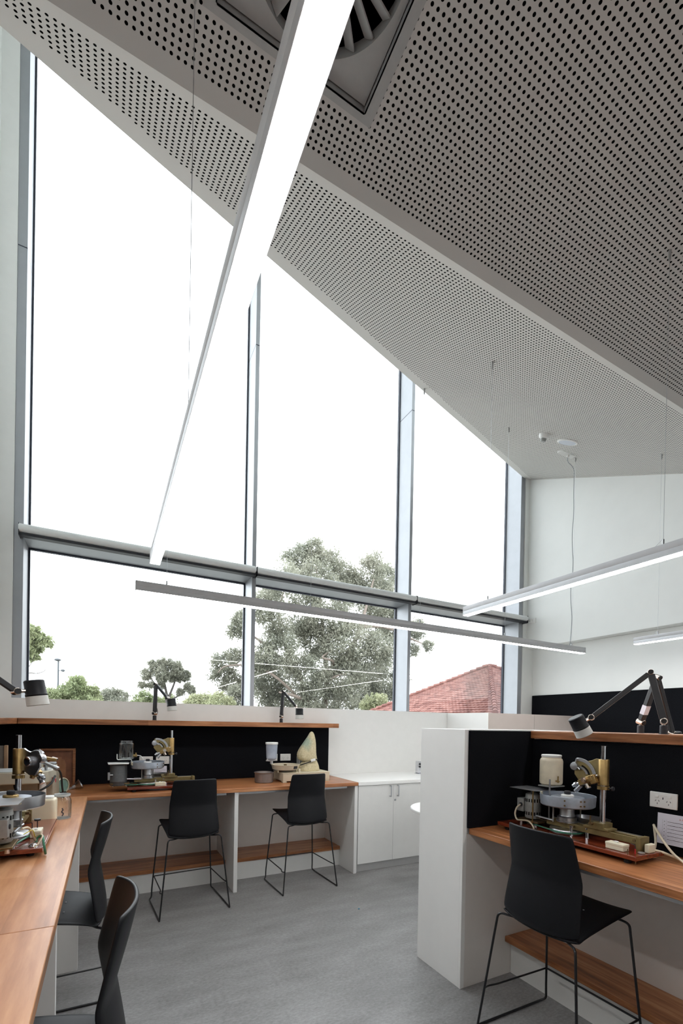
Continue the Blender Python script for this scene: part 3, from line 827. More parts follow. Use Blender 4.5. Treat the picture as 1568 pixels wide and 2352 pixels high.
# ------------------------------------------------------------------ gem faceting machines
# local frame: origin under the motor at the front edge of the base, x from motor to switch end, y away from the user
def faceting_machine(label, loc, rz, bx=(-.14, .61), motor='vented', switch=(.51, .05), jar=None, plate=True, legs=True, earth=False, swing=0, fy=0):
    t = thing('faceting_machine', label, 'machine', loc, rz, 'gem faceting machines')
    AX = .125
    b = MB().box(bx[0], bx[1], fy, .216, .020, .040).build('baseboard', M['varnish'], t, bevel=.003)
    for x in (bx[0] + .05, bx[1] - .05):
        for y in (.03, .186):
            MB().lathe([(.014, 0), (.016, .02)], (x, y, 0), 16).build('rubber_foot', M['black_rubber'], b)
    # motor
    if motor == 'vented':
        r, z0, z1 = .041, .075, .212
        mo = MB().lathe([(r * .9, z0), (r, z0 + .006), (r, z1 - .02), (r * .97, z1 - .018), (r * .97, z1 - .006), (r * .7, z1), (.012, z1 + .004), (.012, z1 + .016), (.001, z1 + .016)], (0, AX, 0), 40).build('motor', M['grey_paint'], t)
        for z in (z0 + .028, z1 - .038):
            for k in range(18):
                a = 2 * PI * k / 18
                mt = Matrix.Translation((0, AX, z)) @ Matrix.Rotation(a, 4, 'Z')
                MB().box(r - .002, r + .0006, -.0035, .0035, -.009, .009, mt).build('vent_slot', M['void'], mo)
        jb = MB().box(-.078, -.036, AX - .035, AX + .035, .105, .178).build('junction_box', M['grey_paint'], t, bevel=.003)
        MB().lathe([(.010, 0), (.010, .005), (.006, .006), (.001, .006)], (-.05, AX - .035, .145), 16, Matrix.Rotation(PI / 2, 3, 'X')).build('cable_gland', M['charcoal'], jb)
    else:
        r, z0, z1 = .063, .045, .212
        mo = MB().lathe([(r * .9, z0), (r, z0 + .004), (r, z0 + .03), (r * 1.02, z0 + .032), (r * 1.02, z0 + .04), (r, z0 + .042), (r, z1 - .05), (r * .985, z1 - .048), (r * .985, z1 - .004), (r * .9, z1)], (-.01, AX, 0), 44).build('motor', M['dark_paint'], t)
        MB().box(-.088, -.070, AX - .016, AX + .01, .09, .152).box(-.075, -.05, AX - .05, AX - .044, .13, .14).build('terminal_clamp', M['steel'], mo, bevel=.002)
    MB().box(-.07, .07, AX - .05, AX + .05, .058, .068).build('motor_mount', M['bronze'], t, bevel=.003)
    for x in (-.05, .045):
        MB().cyl((x, AX - .03, .04), (x, AX - .03, .058), .010, n=14).build('mount_stud', M['chrome'], t)
    MB().cyl((0, AX, .044), (0, AX, .057), .03, n=28).build('motor_pulley', M['grey_paint'], t)
    if plate:
        MB().prism([(-.10, AX - .07), (.055, AX - .07), (.085, AX - .03), (.085, AX + .07), (-.10, AX + .07)], 2, .234, .2375).build('splash_plate', M['steel'], t)
        if not earth: MB().cyl((.048, AX - .062, .06), (.048, AX - .062, .234), .0035, n=10).build('brass_rod', M['brass'], t)
    else:
        MB().prism([(-.085, AX - .075), (.06, AX - .07), (.07, AX + .02), (.06, AX + .07), (-.09, AX + .06)], 2, .220, .227).build('crumpled_cover', M['white_plastic'], t, bevel=.002)
    # turntable under the pan
    PXC = .205
    tt = MB().lathe([(.079, .043), (.081, .047), (.076, .051), (.076, .054), (.081, .058), (.079, .063), (.03, .066), (.022, .070), (.022, .088)], (PXC, AX, 0), 44).build('turntable_pulley', M['steel'], t)
    pts = []
    for k in range(20):
        a = -PI / 2 + PI * k / 19; pts.append((PXC + .079 * math.cos(a), AX + .079 * math.sin(a), .0525))
    for k in range(12):
        a = PI / 2 + PI * k / 11; pts.append((.03 * math.cos(a), AX + .03 * math.sin(a), .0505))
    MB().tube(pts, .0035, 8, closed=True).build('drive_belt', M['green'], t)
    MB().lathe([(.050, .096), (.050, .101), (.046, .103), (.046, .122), (.037, .126), (.035, .132), (.035, .180)], (PXC, AX, 0), 36).build('spindle_housing', M['steel'], t)
    pan = MB().lathe([(.001, .178), (.118, .178), (.126, .184), (.129, .232), (.1285, .234), (.1265, .233), (.1235, .187), (.117, .181), (.001, .181)], (PXC, AX, 0), 64).build('splash_pan', M['steel'] if earth else M['pan_metal'], t)
    for a in (-60, -28, -20):
        for z in (.196, .219):
            aa = math.radians(a); q = Vector((PXC + .1275 * math.cos(aa), AX + .1275 * math.sin(aa), z)); dd = Vector((math.cos(aa), math.sin(aa), 0))
            MB().cyl(q, q + dd * .003, .0042, n=10).build('rivet', M['bronze'], pan)
    aa = math.radians(200); mt = Matrix.Translation((PXC + .127 * math.cos(aa), AX + .127 * math.sin(aa), .222)) @ Matrix.Rotation(aa, 4, 'Z')
    MB().box(-.004, .004, -.012, .012, -.014, .014, mt).build('clip', M['cream'], pan, bevel=.002)
    MB().lathe([(.001, .181), (.076, .181), (.076, .224), (.001, .224)], (PXC, AX, 0), 44).build('lap_disc', M['pan_metal'], t)
    MB().lathe([(.03, .224), (.03, .232), (.027, .235), (.010, .236), (.010, .238)], (PXC, AX, 0), 28).build('lap_washer', M['brass'] if earth else M['white_plastic'], t)
    MB().lathe([(.014, .236), (.016, .24), (.016, .25), (.012, .254), (.001, .254)], (PXC, AX, 0), 18).build('lap_nut', M['charcoal'], t)
    # bar
    x0, x1 = .105, .565
    MB().box(x0, x1, AX - .024, AX - .012, .068, .096).box(x0, x1, AX + .012, AX + .024, .068, .096).box(x0, x0 + .02, AX - .012, AX + .012, .070, .094).build('slide_bar', M['olive'], t, bevel=.001)
    MB().box(x0, x1, AX + .0245, AX + .029, .088, .1).build('steel_scale', M['steel'], t)
    MB().box(x1 - .008, x1 + .012, AX - .034, AX + .034, .040, .102).build('bar_support', M['olive'], t, bevel=.001)
    MB().cyl((x1 - .018, AX - .025, .084), (x1 - .018, AX - .031, .084), .006, n=12).cyl((.26, AX - .025, .084), (.26, AX - .031, .084), .006, n=12).build('bar_bolt', M['bronze'], t)
    if legs:
        for x, y in ((.262, AX - .046), (.325, AX - .016)):
            MB().lathe([(.009, .04), (.008, .043), (.008, .082), (.010, .084), (.010, .09)], (x, y, 0), 16).build('post', M['chrome'], t)
    # linkage between motor and spindle
    MB().tube([(.05, AX - .035, .098), (.155, AX - .04, .096)], .006, 10).build('tension_arm', M['steel'], t)
    MB().cyl((.158, AX - .044, .09), (.158, AX - .044, .182), .004, n=8).cyl((.25, AX + .04, .09), (.25, AX + .04, .182), .004, n=8).build('pan_stay', M['grey_paint'], t)
    # dish under the pan, behind the bar
    MB().lathe([(.001, .100), (.070, .102), (.086, .126), (.088, .126), (.073, .098), (.001, .096)], (PXC + .085, AX + .075, 0), 40, sy=.7).build('drip_dish', M['steel'], t)
    # mast and foot
    MX = .388
    MB().prism([(MX - .075, .097), (MX + .05, .097), (MX + .05, .107), (MX + .028, .109), (MX + .028, .130), (MX - .022, .130), (MX - .045, .109), (MX - .075, .108)], 1, AX - .034, AX + .034).build('mast_foot', M['olive'], t, bevel=.0015)
    f = MB().cyl((MX - .03, AX - .034, .122), (MX - .03, AX - .05, .122), .008, n=12).tube([(MX - .03, AX - .048, .122), (MX - .026, AX - .052, .16)], .003, 8).build('clamp_lever', M['bronze'], t)
    MB().cyl((MX, AX, .11), (MX, AX, .492), .0128, n=24).build('mast', M['chrome'], t)
    sl = MB().lathe([(.0135, .306), (.024, .306), (.0245, .312), (.0235, .316), (.0235, .424), (.022, .428), (.0135, .428)], (MX, AX, 0), 32).build('mast_sleeve', M['brass'], t)
    MB().lathe([(.0135, .286), (.026, .286), (.026, .302), (.0135, .302)], (MX, AX, 0), 28).build('height_collar', M['brass'], t)
    MB().cyl((MX + .02, AX + .004, .294), (MX + .038, AX + .004, .294), .004, n=8).lathe([(.001, -.006), (.010, -.004), (.010, .004), (.001, .006)], (MX + .043, AX + .004, .294), 14, Matrix.Rotation(PI / 2, 3, 'Y')).build('collar_knob', M['charcoal'], t)
    # quadrant head; its arc stands in the local xz plane
    cx, cz = MX - .117, .335; head = len(t.children)
    def arc(r, a0, a1, n=16): return [(cx + r * math.cos(math.radians(a0 + (a1 - a0) * k / n)), cz + r * math.sin(math.radians(a0 + (a1 - a0) * k / n))) for k in range(n + 1)]
    yq = AX - .026
    neck = [(MX, .318), (MX, .428), (MX - .03, .430), (MX - .05, .420)] + arc(.088, 62, 100, 6) + [(cx - .024, cz + .07), (cx - .022, cz + .01), (cx + .01, cz - .03), (cx + .05, cz - .03), (cx + .085, cz - .012)]
    MB().prism(neck, 1, AX - .012, AX - .003).build('head_plate', M['steel'] if swing else M['olive'], t, bevel=.001)
    MB().prism(arc(.0925, -8, 96) + arc(.0765, 96, -8), 1, AX - .0165, AX - .0125).build('angle_scale', M['steel'], t, bevel=.0006)
    MB().prism(arc(.060, 12, 74) + arc(.053, 74, 12), 1, AX - .0132, AX - .0121).build('angle_slot', M['void'], t)
    MB().prism(arc(.052, 20, 100) + arc(.042, 100, 20), 1, AX - .0142, AX - .0121).build('inner_scale', M['steel'], t)
    MB().lathe([(.001, -.014), (.019, -.012), (.021, -.006), (.021, .006), (.019, .012), (.001, .014)], (cx - .018, AX - .014, cz + .05), 24, Matrix.Rotation(PI / 2, 3, 'X')).build('index_wheel', M['steel'], t)
    MB().tube(fillet([(cx - .006, AX - .02, cz + .088), (cx - .014, AX - .02, cz + .06), (cx + .012, AX - .02, cz + .035)], .01), .0045, 8).build('index_arm', M['steel'], t)
    MB().tube([(MX - .012, AX - .026, .352), (MX - .075, AX - .028, .322)], .005, 8).build('stop_pin', M['steel'], t)
    an = math.radians(-27)
    hm = Matrix.Translation((cx + .055, AX - .032, cz - .012)) @ Matrix.Rotation(an, 4, 'Y')
    hb = MB().box(-.036, .036, -.016, .016, -.014, .014, hm).box(.02, .05, -.013, .013, -.028, .012, hm).build('quill_block', M['brass'], t, bevel=.002)
    p = hm @ Vector((.004, -.016, .002)); q = hm @ Vector((.004, -.030, .002))
    MB().cyl(p, q, .013, n=24).cyl(q, q + Vector((0, -.004, 0)), .008, n=18).build('quill_bearing', M['copper'], hb)
    MB().cyl(hm @ Vector((-.036, 0, 0)), hm @ Vector((-.078, 0, 0)), .008, n=16).cyl(hm @ Vector((-.054, 0, 0)), hm @ Vector((-.066, 0, 0)), .013, n=16).build('quill', M['steel'], t)
    MB().cyl(hm @ Vector((-.035, -.004, -.014)), hm @ Vector((-.06, -.006, -.024)), .009, n=14).cyl(hm @ Vector((-.058, -.006, -.023)), hm @ Vector((-.072, -.006, -.03)), .011, n=8).build('thumb_nut', M['steel'], t)
    MB().cyl(hm @ Vector((-.006, 0, -.014)), hm @ Vector((-.004, 0, -.038)), .011, n=8).build('foot_screw', M['copper'], t)
    MB().prism([(MX - .075, .322), (MX - .05, .33), (MX - .048, .30), (MX - .058, .285), (MX - .066, .288), (MX - .07, .305)], 1, AX - .036, AX - .02).build('bracket_foot', M['brass'], t, bevel=.0015)
    if swing:
        MB().lathe([(.001, .012), (.012, .011), (.022, .006), (.024, .0), (.022, -.008)], (cx + .045, AX + .006, cz + .035), 28, Matrix.Rotation(-PI / 2, 3, 'X')).build('back_knob', M['chrome'], t)
        names = ('back_knob', 'head_plate', 'angle_scale', 'angle_slot', 'inner_scale', 'index_wheel', 'index_arm', 'stop_pin', 'quill_block', 'quill', 'thumb_nut', 'foot_screw', 'bracket_foot')
        W = Matrix.Translation((MX, AX, 0)) @ Matrix.Rotation(swing, 4, 'Z') @ Matrix.Translation((-MX, -AX, 0))
        for o in t.children_recursive:
            if o.name.split('.')[0] in names or o.name.split('.')[0] == 'quill_bearing': o.data.transform(W)
    # drip jar
    if jar == 'plastic':
        j = MB().lathe([(.001, .262), (.048, .262), (.056, .268), (.058, .278), (.058, .392), (.054, .404), (.048, .41), (.048, .414)], (.052, AX + .075, 0), 44).build('drip_jar', M['jar_plastic'], t)
        MB().lathe([(.050, .413), (.051, .415), (.051, .424), (.049, .426), (.001, .426)], (.052, AX + .075, 0), 44).build('lid', M['white_plastic'], j)
        MB().cyl((.10, AX + .05, .288), (.125, AX + .04, .288), .005, n=12).cyl((.118, AX + .043, .28), (.118, AX + .043, .316), .004, n=10).build('tap', M['brass'], j)
        MB().cyl((.105, AX - .005, .09), (.105, AX - .005, .300), .0042, n=10).build('jar_post', M['steel'], t)
        MB().box(.03, .11, AX + .0, AX + .11, .256, .262).build('jar_bracket', M['grey_paint'], t)
    elif jar == 'glass':
        c = (.047, AX + .03, 0)
        MB().lathe([(.001, .255), (.05, .255), (.057, .262), (.058, .37), (.054, .382), (.047, .388), (.047, .396), (.049, .398), (.049, .403), (.046, .404)], c, 44).build('drip_jar', M['jarglass'], t)
        MB().tube(fillet([(-.022, AX + .03, .295), (-.022, AX + .03, .250), (.085, AX + .03, .250), (.085, AX + .03, .22)], .012), .004, 8).build('jar_bracket', M['white_plastic'], t)
        MB().cyl((.098, AX + .02, .282), (.125, AX + .01, .282), .009, n=12).cyl((.115, AX + .015, .27), (.115, AX + .015, .305), .006, n=10).build('tap', M['brass'], t)
        MB().tube(smooth_path([(.125, AX + .01, .285), (.15, AX + .0, .28), (.165, AX - .01, .262), (.17, AX - .01, .245)]), .0028, 8).build('drip_tube', M['white_plastic'], t)
    # switch box and cords
    sx, sy = switch
    s = MB().box(sx - .04, sx + .04, sy - .021, sy + .021, .0405, .066).box(sx - .041, sx + .041, sy - .022, sy + .022, .058, .071).build('switch_box', M['cream'], t, bevel=.003)
    MB().box(sx - .012, sx + .004, sy - .006, sy + .006, .0712, .0765).build('rocker', M['white_plastic'], s, bevel=.001)
    if motor == 'vented' and not earth:
        MB().tube(smooth_path([(-.05, AX - .04, .145), (-.062, AX - .055, .125), (-.068, AX - .06, .09), (-.05, AX - .065, .062), (-.01, AX - .07, .066), (.04, AX - .085, .072), (.075, AX - .095, .058), (.088, AX - .098, .041)]), .0045, 8).build('motor_cord', M['cord'], t)
        s2 = MB().box(x1 - .045, x1 - .02, AX + .036, AX + .075, .0405, .075).box(x1 + .02, x1 + .04, AX - .02, AX + .03, .0405, .078).build('connector_box', M['cream'], t, bevel=.004)
        MB().tube(fillet([(x1 - .006, .052, .078), (x1 + .016, .046, .078), (x1 + .016, .046, .060)], .005), .0018, 6).build('hex_key', M['black_rubber'], t)
        MB().cyl((x1 + .016, .046, .041), (x1 + .016, .046, .062), .0026, n=8).build('key_sleeve', M['red'], t)
        MB().cyl((x1 - .006, .03, .04), (x1 - .006, .03, .058), .0022, n=8).build('loose_screw', M['bronze'], t)
        MB().cyl((x1 + .032, .022, .004), (x1 + .032, .022, .02), .0025, n=8).build('loose_screw', M['bronze'], t)
        MB().lathe([(.014, .041), (.014, .046), (.006, .049), (.001, .049)], (x1 + .025, .075, 0), 14).build('wing_nut', M['steel'], t)
    if earth:
        MB().tube(smooth_path([(-.04, AX - .075, .13), (-.0, AX - .09, .125), (.025, AX - .1, .10), (.05, AX - .11, .06), (.06, AX - .112, .052)]), .005, 8).build('motor_cord', M['cord'], t)
        MB().tube(smooth_path([(-.03, AX - .08, .105), (0, AX - .1, .112), (.02, AX - .105, .108), (.03, AX - .11, .085), (.05, AX - .112, .068)]), .0018, 6).build('earth_wire', M['yellow'], t)
        MB().tube(smooth_path([(.05, AX - .112, .05), (.055, AX - .118, .068), (.04, AX - .135, .078), (.012, AX - .142, .07), (.0, AX - .146, .05), (.002, AX - .15, .025), (.02, AX - .15, .006)]), .0048, 8).build('green_cord', M['green'], t)
        MB().tube(smooth_path([(.05, AX - .105, .05), (.07, AX - .11, .07), (.05, AX - .128, .082), (.02, AX - .138, .079), (-.006, AX - .128, .058), (-.02, AX - .115, .046)]), .0032, 8).build('flat_cord', M['cord'], t)
        MB().tube(fillet([(sx + .03, sy + .02, .071), (sx + .03, sy + .02, .098), (sx + .03, sy + .05, .092)], .008), .002, 6).cyl((sx + .03, sy + .0, .07), (sx + .03, sy + .0, .105), .0022, n=8).build('hex_key', M['charcoal'], t)
        MB().lathe([(.013, .104), (.013, .112), (.001, .113)], (sx + .03, sy, 0), 14).build('key_head', M['charcoal'], t)
        MB().lathe([(.001, .04), (.017, .041), (.013, .048), (.006, .052), (.001, .053)], (.03, .02, 0), 16).build('cap_nut', M['chrome'], t)
    return t
faceting_machine('faceting machine on the right bench, with stained white plastic drip jar', (1.968, 1.68, D), -PI / 2, (-.135, .61), 'vented', (.505, .045), 'plastic')
faceting_machine('faceting machine on the window bench, with clear glass drip jar and dark motor', (.10, 3.865, D), 0, (.05, .68), 'drum', (.295, .03), 'glass', plate=False)
faceting_machine('faceting machine nearest on the left bench, with bright pan and green cords', (-.246, 2.20, D), PI / 2, (-.012, .60), 'vented', (.215, .03), None, legs=False, earth=True, swing=math.radians(42), fy=-.018)

# power cord lying beside the right machine
t = thing('looped_cable', 'looped cream cable beside right machine and sheet', 'cable', (2.2, 1.05, D))
MB().tube(smooth_path([(-.09, .052, .052), (-.03, .02, .036), (.0, -.01, .02), (.03, -.04, .0055), (.04, -.12, .0055), (.03, -.25, .0055)], 8), .0055, 14).build('lead', M['cord'], t)
MB().tube(smooth_path([(-.10, .055, .048), (-.03, .06, .034), (.03, .08, .06), (.055, .1, .125), (.03, .085, .128), (.0, .03, .075), (-.02, -.03, .028), (-.03, -.10, .0055), (.0, -.25, .0055)], 8), .0052, 14).build('loop', M['cord'], t)
MB().cyl((-.10, .055, .05), (-.07, .05, .046), .009, n=14).build('connector', M['white_plastic'], t)

# ------------------------------------------------------------------ other things on the left bench
t = thing('gem_grinder', 'grey-beige cutting machine behind the nearest machine on left bench', 'machine', (-.43, 3.30, D))
m = MB()
pl = [(-.22, -.13), (.04, -.13), (.085, -.12), (.12, -.09), (.145, .02), (.145, .10), (.12, .13), (-.22, .13)]
m.prism(pl, 2, .183, .255); m.build('tray_body', M['grinder'], t, bevel=.006)
m = MB(); q = [(x * .93 - .008, y * .9) for x, y in pl]
m.prism(q, 2, .2552, .2575); m.build('tray_top', M['grey_paint'], t, bevel=.001)
MB().box(.045, .125, .13, .56, .03, .205).box(-.17, .045, .135, .36, .03, .16).build('motor_housing', M['beige_grey'], t, bevel=.004)
MB().box(.1252, .1265, .26, .31, .14, .162).build('badge', M['redtext'], t)
MB().box(-.04, .044, .22, .40, .16, .345).build('rear_cover', M['grinder'], t, bevel=.004)
MB().box(.068, .122, .32, .43, .206, .252).build('motor_cap', M['grinder'], t, bevel=.004)
MB().lathe([(.026, .252), (.028, .254), (.028, .268), (.026, .270), (.001, .270)], (.095, .375, 0), 28).build('knob', M['steel'], t)
for x, y in ((-.18, -.1), (.09, -.08), (.11, .53), (-.14, .33)):
    MB().cyl((x, y, 0), (x, y, .184 if y < 0 else .031), .018 if y < 0 else .013, n=16).build('foot', M['white_plastic'] if y < 0 else M['black_rubber'], t)
MB().tube(smooth_path([(.115, .26, .205), (.135, .31, .222), (.15, .37, .18), (.155, .41, .09), (.16, .45, .015), (.145, .50, .0066)]), .0065, 10).build('power_lead', M['black_rubber'], t)
MB().tube(smooth_path([(.148, -.02, .215), (.13, -.11, .175), (.06, -.15, .135), (-.01, -.13, .13), (-.05, -.06, .155), (-.06, 0, .182)]), .0065, 10).build('hose', M['black_rubber'], t)
MB().box(.1, .147, -.03, .02, .19, .207).build('warning_label', M['redtext'], t)
# its cutting arm, resting on the tray
TM = Matrix.Translation((.10, -.02, .2577)); g0 = t
def armpart(mb, name, mat):
    mb.v = [tuple(TM @ Vector(v)) for v in mb.v]
    return mb.build(name, mat, g0, bevel=.001)
armpart(MB().cyl((0, 0, 0), (0, 0, .06), .008, n=12), 'arm_post', M['steel'])
mt = Matrix.Translation((.0, 0, .066)) @ Matrix.Rotation(math.radians(12), 4, 'Y')
armpart(MB().box(-.045, .055, -.02, .02, -.004, .012, mt), 'arm_plate', M['brass'])
armpart(MB().cyl((-.03, -.02, .058), (.05, -.05, .015), .011, n=16).cyl((.05, -.05, .015), (.068, -.056, .004), .015, n=16), 'quill', M['steel'])
armpart(MB().sphere((-.03, .0, .10), .018, sc=(1.2, 1, .8)), 'arm_knob', M['steel'])
armpart(MB().cyl((-.03, 0, .07), (-.03, 0, .09), .006, n=10), 'knob_stem', M['steel'])
armpart(MB().cyl((.03, .02, .07), (.06, .0, .062), .007, n=12), 'stop_pin', M['copper'])

t = thing('plastic_jug', 'milky plastic container standing by the glass jar', 'jug', (-.30, 2.875, D))
MB().prism([(-.055, -.045), (.05, -.045), (.064, -.03), (.064, .03), (.05, .045), (-.055, .045), (-.07, .03), (-.07, -.03)], 2, 0, .140).build('body', M['jug'], t, bevel=.014, seg=4)
MB().prism([(-.045, -.03), (.04, -.03), (.05, -.02), (.05, .02), (.04, .03), (-.045, .03), (-.055, .02), (-.055, -.02)], 2, .1395, .152).build('cap', M['white_plastic'], t, bevel=.004)
t = thing('glass_jar', 'clear glass jar with open rim near the worktop corner', 'jar', (-.222, 3.005, D))
MB().lathe([(.001, .001), (.042, .001), (.046, .006), (.0475, .02), (.0475, .098), (.045, .112), (.040, .120), (.039, .134)], n=44).build('jar', M['jarglass'], t)
MB().lathe([(.0395, .128), (.042, .130), (.043, .138), (.041, .141), (.038, .139), (.0385, .129)], n=44).build('rim', M['jarrim'], t)
MB().lathe([(.036, .0012), (.0455, .0012), (.0455, .005), (.036, .006)], n=44).build('base_ring', M['jarrim'], t)
MB().tube(smooth_path([(.004, -.0478, .022), (.010, -.0475, .035), (.002, -.0482, .045), (.008, -.0478, .055), (.004, -.048, .066)]), .0035, 6).build('mark', M['ink'], t)

t = thing('wooden_box', 'reddish brown box with old print standing in the bench corner', 'box', (-.365, 4.425, D))
m = MB().box(-.13, .13, -.02, .04, 0, .016).box(-.13, .13, -.02, .04, .304, .32).box(-.13, -.112, -.02, .04, .016, .304).box(.112, .13, -.02, .04, .016, .304)
m.build('frame', M['oldwood'], t, bevel=.002)
MB().box(-.112, .112, .0, .03, .016, .304).build('back_board', plain('faded_brown_print', lin(120, 78, 56), .5, var=.25, scale=12), t)
pr = [(-.058, .07), (.058, .07), (.062, .08), (.062, .19), (.05, .225), (.03, .235), (.03, .248), (-.03, .248), (-.03, .235), (-.05, .225), (-.062, .19), (-.062, .08)]
MB().prism(pr, 1, -.003, .0).build('jar_print', plain('tan_print', lin(150, 104, 74), .5, var=.2, scale=20), t)
t = thing('round_gauge', 'beige cylinder with pale green glass face on the left bench', 'gauge', (-.30, 3.98, D + .062))
mt = Matrix.Rotation(math.radians(48), 3, 'Z') @ Matrix.Rotation(PI / 2, 3, 'X')
MB().lathe([(.03, -.10), (.042, -.09), (.046, -.03), (.060, -.01), (.062, .0), (.062, .012), (.056, .016), (.054, .006)], n=40, m=mt).build('case', M['beige'], t)
MB().lathe([(.054, .007), (.03, .009), (.001, .010)], n=36, m=mt).build('glass_face', plain('green_glass', lin(120, 150, 140), .1, var=.15, scale=30), t)
MB().box(-.03, .03, -.02, .10, -.062, -.045).build('foot', M['black_rubber'], t)
t = thing('metal_funnel', 'small grey metal cone lying on its side by the box', 'funnel', (-.20, 4.20, D + .036))
mt = Matrix.Rotation(math.radians(62), 3, 'Y')
MB().lathe([(.006, -.085), (.010, -.08), (.010, -.045), (.016, -.042), (.016, -.02), (.020, -.015), (.040, .02), (.038, .02), (.017, -.014)], n=28, m=mt).build('cone', M['steel'], t)
t = thing('display_board', 'pale wood-edged panel against the left wall board', 'board', (-.685, 3.88, D))
MB().box(-.06, .06, -.01, .01, .16, .375).build('panel', plain('grey_panel', lin(120, 112, 104), .6, var=.1), t)
MB().box(.045, .066, -.014, .014, .0, .378).box(-.075, -.06, -.014, .014, 0, .378).box(-.06, .045, -.012, .012, 0, .16).build('stiles', M['palewood'], t, bevel=.002)

# ------------------------------------------------------------------ things on the window bench
t = thing('faceting_machine', 'cream faceting machine with frosted drip bottle on window bench', 'machine', (1.72, 4.13, D))
MB().box(-.225, .27, -.135, .14, .012, .088).build('base', M['beige'], t, bevel=.006)
MB().box(-.228, .275, -.138, .143, .088, .092).build('base_top', M['cream'], t, bevel=.001)
for x in (-.205, .245):
    for y in (-.115, .12):
        MB().box(x - .02, x + .02, y - .02, y + .02, 0, .0125).build('foot', M['beige'], t, bevel=.002)
cx = -.157
MB().lathe([(.075, .0922), (.07, .10), (.045, .108), (.04, .122)], (cx, -.01, 0), 36).build('spindle_collar', M['steel'], t)
MB().lathe([(.001, .112), (.105, .113), (.125, .120), (.136, .160), (.140, .162), (.140, .167), (.134, .167), (.122, .124), (.104, .117), (.001, .116)], (cx, -.01, 0), 56).build('splash_pan', M['beige'], t)
MB().lathe([(.001, .117), (.085, .117), (.085, .142), (.001, .142)], (cx, -.01, 0), 40).build('lap_disc', M['cream'], t)
MB().box(cx - .012, cx + .012, -.022, .002, .142, .168).build('lap_nut', M['bronze'], t, bevel=.004)
a = math.radians(-62); mt = Matrix.Translation((cx + .131 * math.cos(a), -.01 + .131 * math.sin(a), .143)) @ Matrix.Rotation(a, 4, 'Z')
MB().box(-.004, .004, -.024, .024, -.013, .013, mt).build('name_plate', M['charcoal'], t)
for dx in (-.09, .1): MB().cyl((cx + dx, -.06, .092), (cx + dx, -.06, .13), .007, n=12).build('pan_stay', M['cream'], t)
MB().box(cx + .095, cx + .112, -.132, -.105, .06, .13).build('drain_pipe', M['cream'], t, bevel=.003)
MB().tube(fillet([(cx - .115, -.02, .155), (cx - .145, -.02, .175), (cx - .15, -.02, .20)], .01), .011, 10).build('bottle_arm', M['cream'], t)
b = MB().lathe([(.001, .205), (.030, .21), (.050, .228), (.056, .36), (.056, .372), (.0545, .372), (.0545, .36), (.0485, .23), (.001, .212)], (cx - .146, -.02, 0), 40).build('drip_bottle', M['milky'], t)
MB().lathe([(.058, .362), (.060, .365), (.060, .380), (.058, .383), (.001, .384)], (cx - .146, -.02, 0), 40).build('lid', M['white_plastic'], b)
MB().cyl((cx - .146, -.02, .175), (cx - .146, -.02, .21), .014, n=14).cyl((cx - .20, -.02, .208), (cx - .146, -.02, .203), .007, n=10).build('tap', M['alu'], b)
MB().box(.0, .06, .02, .09, .0925, .235).build('control_box', M['grey_paint'], t, bevel=.005)
for k in range(3): MB().box(.012 + .016 * k, .018 + .016 * k, .017, .0205, .11, .22).build('control_slot', M['charcoal'], t)
# cloth cover tied round the mast
def cloth(rings, n=40, seed=2):
    r = random.Random(seed); ph = [r.uniform(0, 6.28) for _ in range(6)]
    rows = []
    for (cx, cy, z, rx, ry, w) in rings:
        row = []
        for j in range(n + 1):
            a = 2 * PI * (j % n) / n
            k = 1 + w * (math.sin(5 * a + ph[0] + z * 9) * .5 + math.sin(9 * a + ph[1] - z * 16) * .3 + math.sin(3 * a + ph[2]) * .4)
            row.append((cx + rx * k * math.cos(a), cy + ry * k * math.sin(a), z))
        rows.append(row)
    return rows
def cloth_mat():
    t = NT('stained_calico'); c = t.coords()
    sp = t.new('ShaderNodeSeparateXYZ'); t.link(c, sp.inputs[0])
    n1 = t.noise(c, 14, 4); n2 = t.noise(c, 60, 3)
    # dye stain: a blot of its own high on the left of the cloth
    d = t.math('SQRT', t.math('ADD', t.math('POWER', t.math('ADD', sp.outputs[0], .055), 2.0), t.math('POWER', t.math('MULTIPLY', t.math('SUBTRACT', sp.outputs[2], .30), .6), 2.0)))
    st = t.math('MULTIPLY', t.math('MINIMUM', t.math('MAXIMUM', t.math('MULTIPLY', t.math('SUBTRACT', .105, t.math('ADD', d, t.math('MULTIPLY', n1, .07))), 22.0), 0.0), 1.0), .6)
    base = t.ramp(n2, [(.3, lin(186, 173, 138)), (.5, lin(198, 186, 152)), (.7, lin(210, 198, 166))])
    mx = t.new('ShaderNodeMix'); mx.data_type = 'RGBA'
    t.link(st, mx.inputs[0]); t.link(base, mx.inputs[6]); mx.inputs[7].default_value = lin(110, 150, 146)
    t.link(mx.outputs[2], t.b.inputs['Base Color']); t.b.inputs['Roughness'].default_value = .85
    t.bump(n1, .8, .015)
    return t.m
M['cloth'] = cloth_mat()
t = thing('cloth_cover', 'stained calico bag tied over the cream machine mast', 'cover', (1.83, 4.14, D + .0935))
MB().grid(cloth([(-.01, 0, .0, .118, .085, .05), (-.01, 0, .012, .122, .088, .06), (-.005, 0, .045, .112, .08, .1), (.0, 0, .08, .09, .07, .12), (.008, 0, .105, .07, .055, .1)])).build('skirt', M['cloth'], t, sub=1, smooth=80)
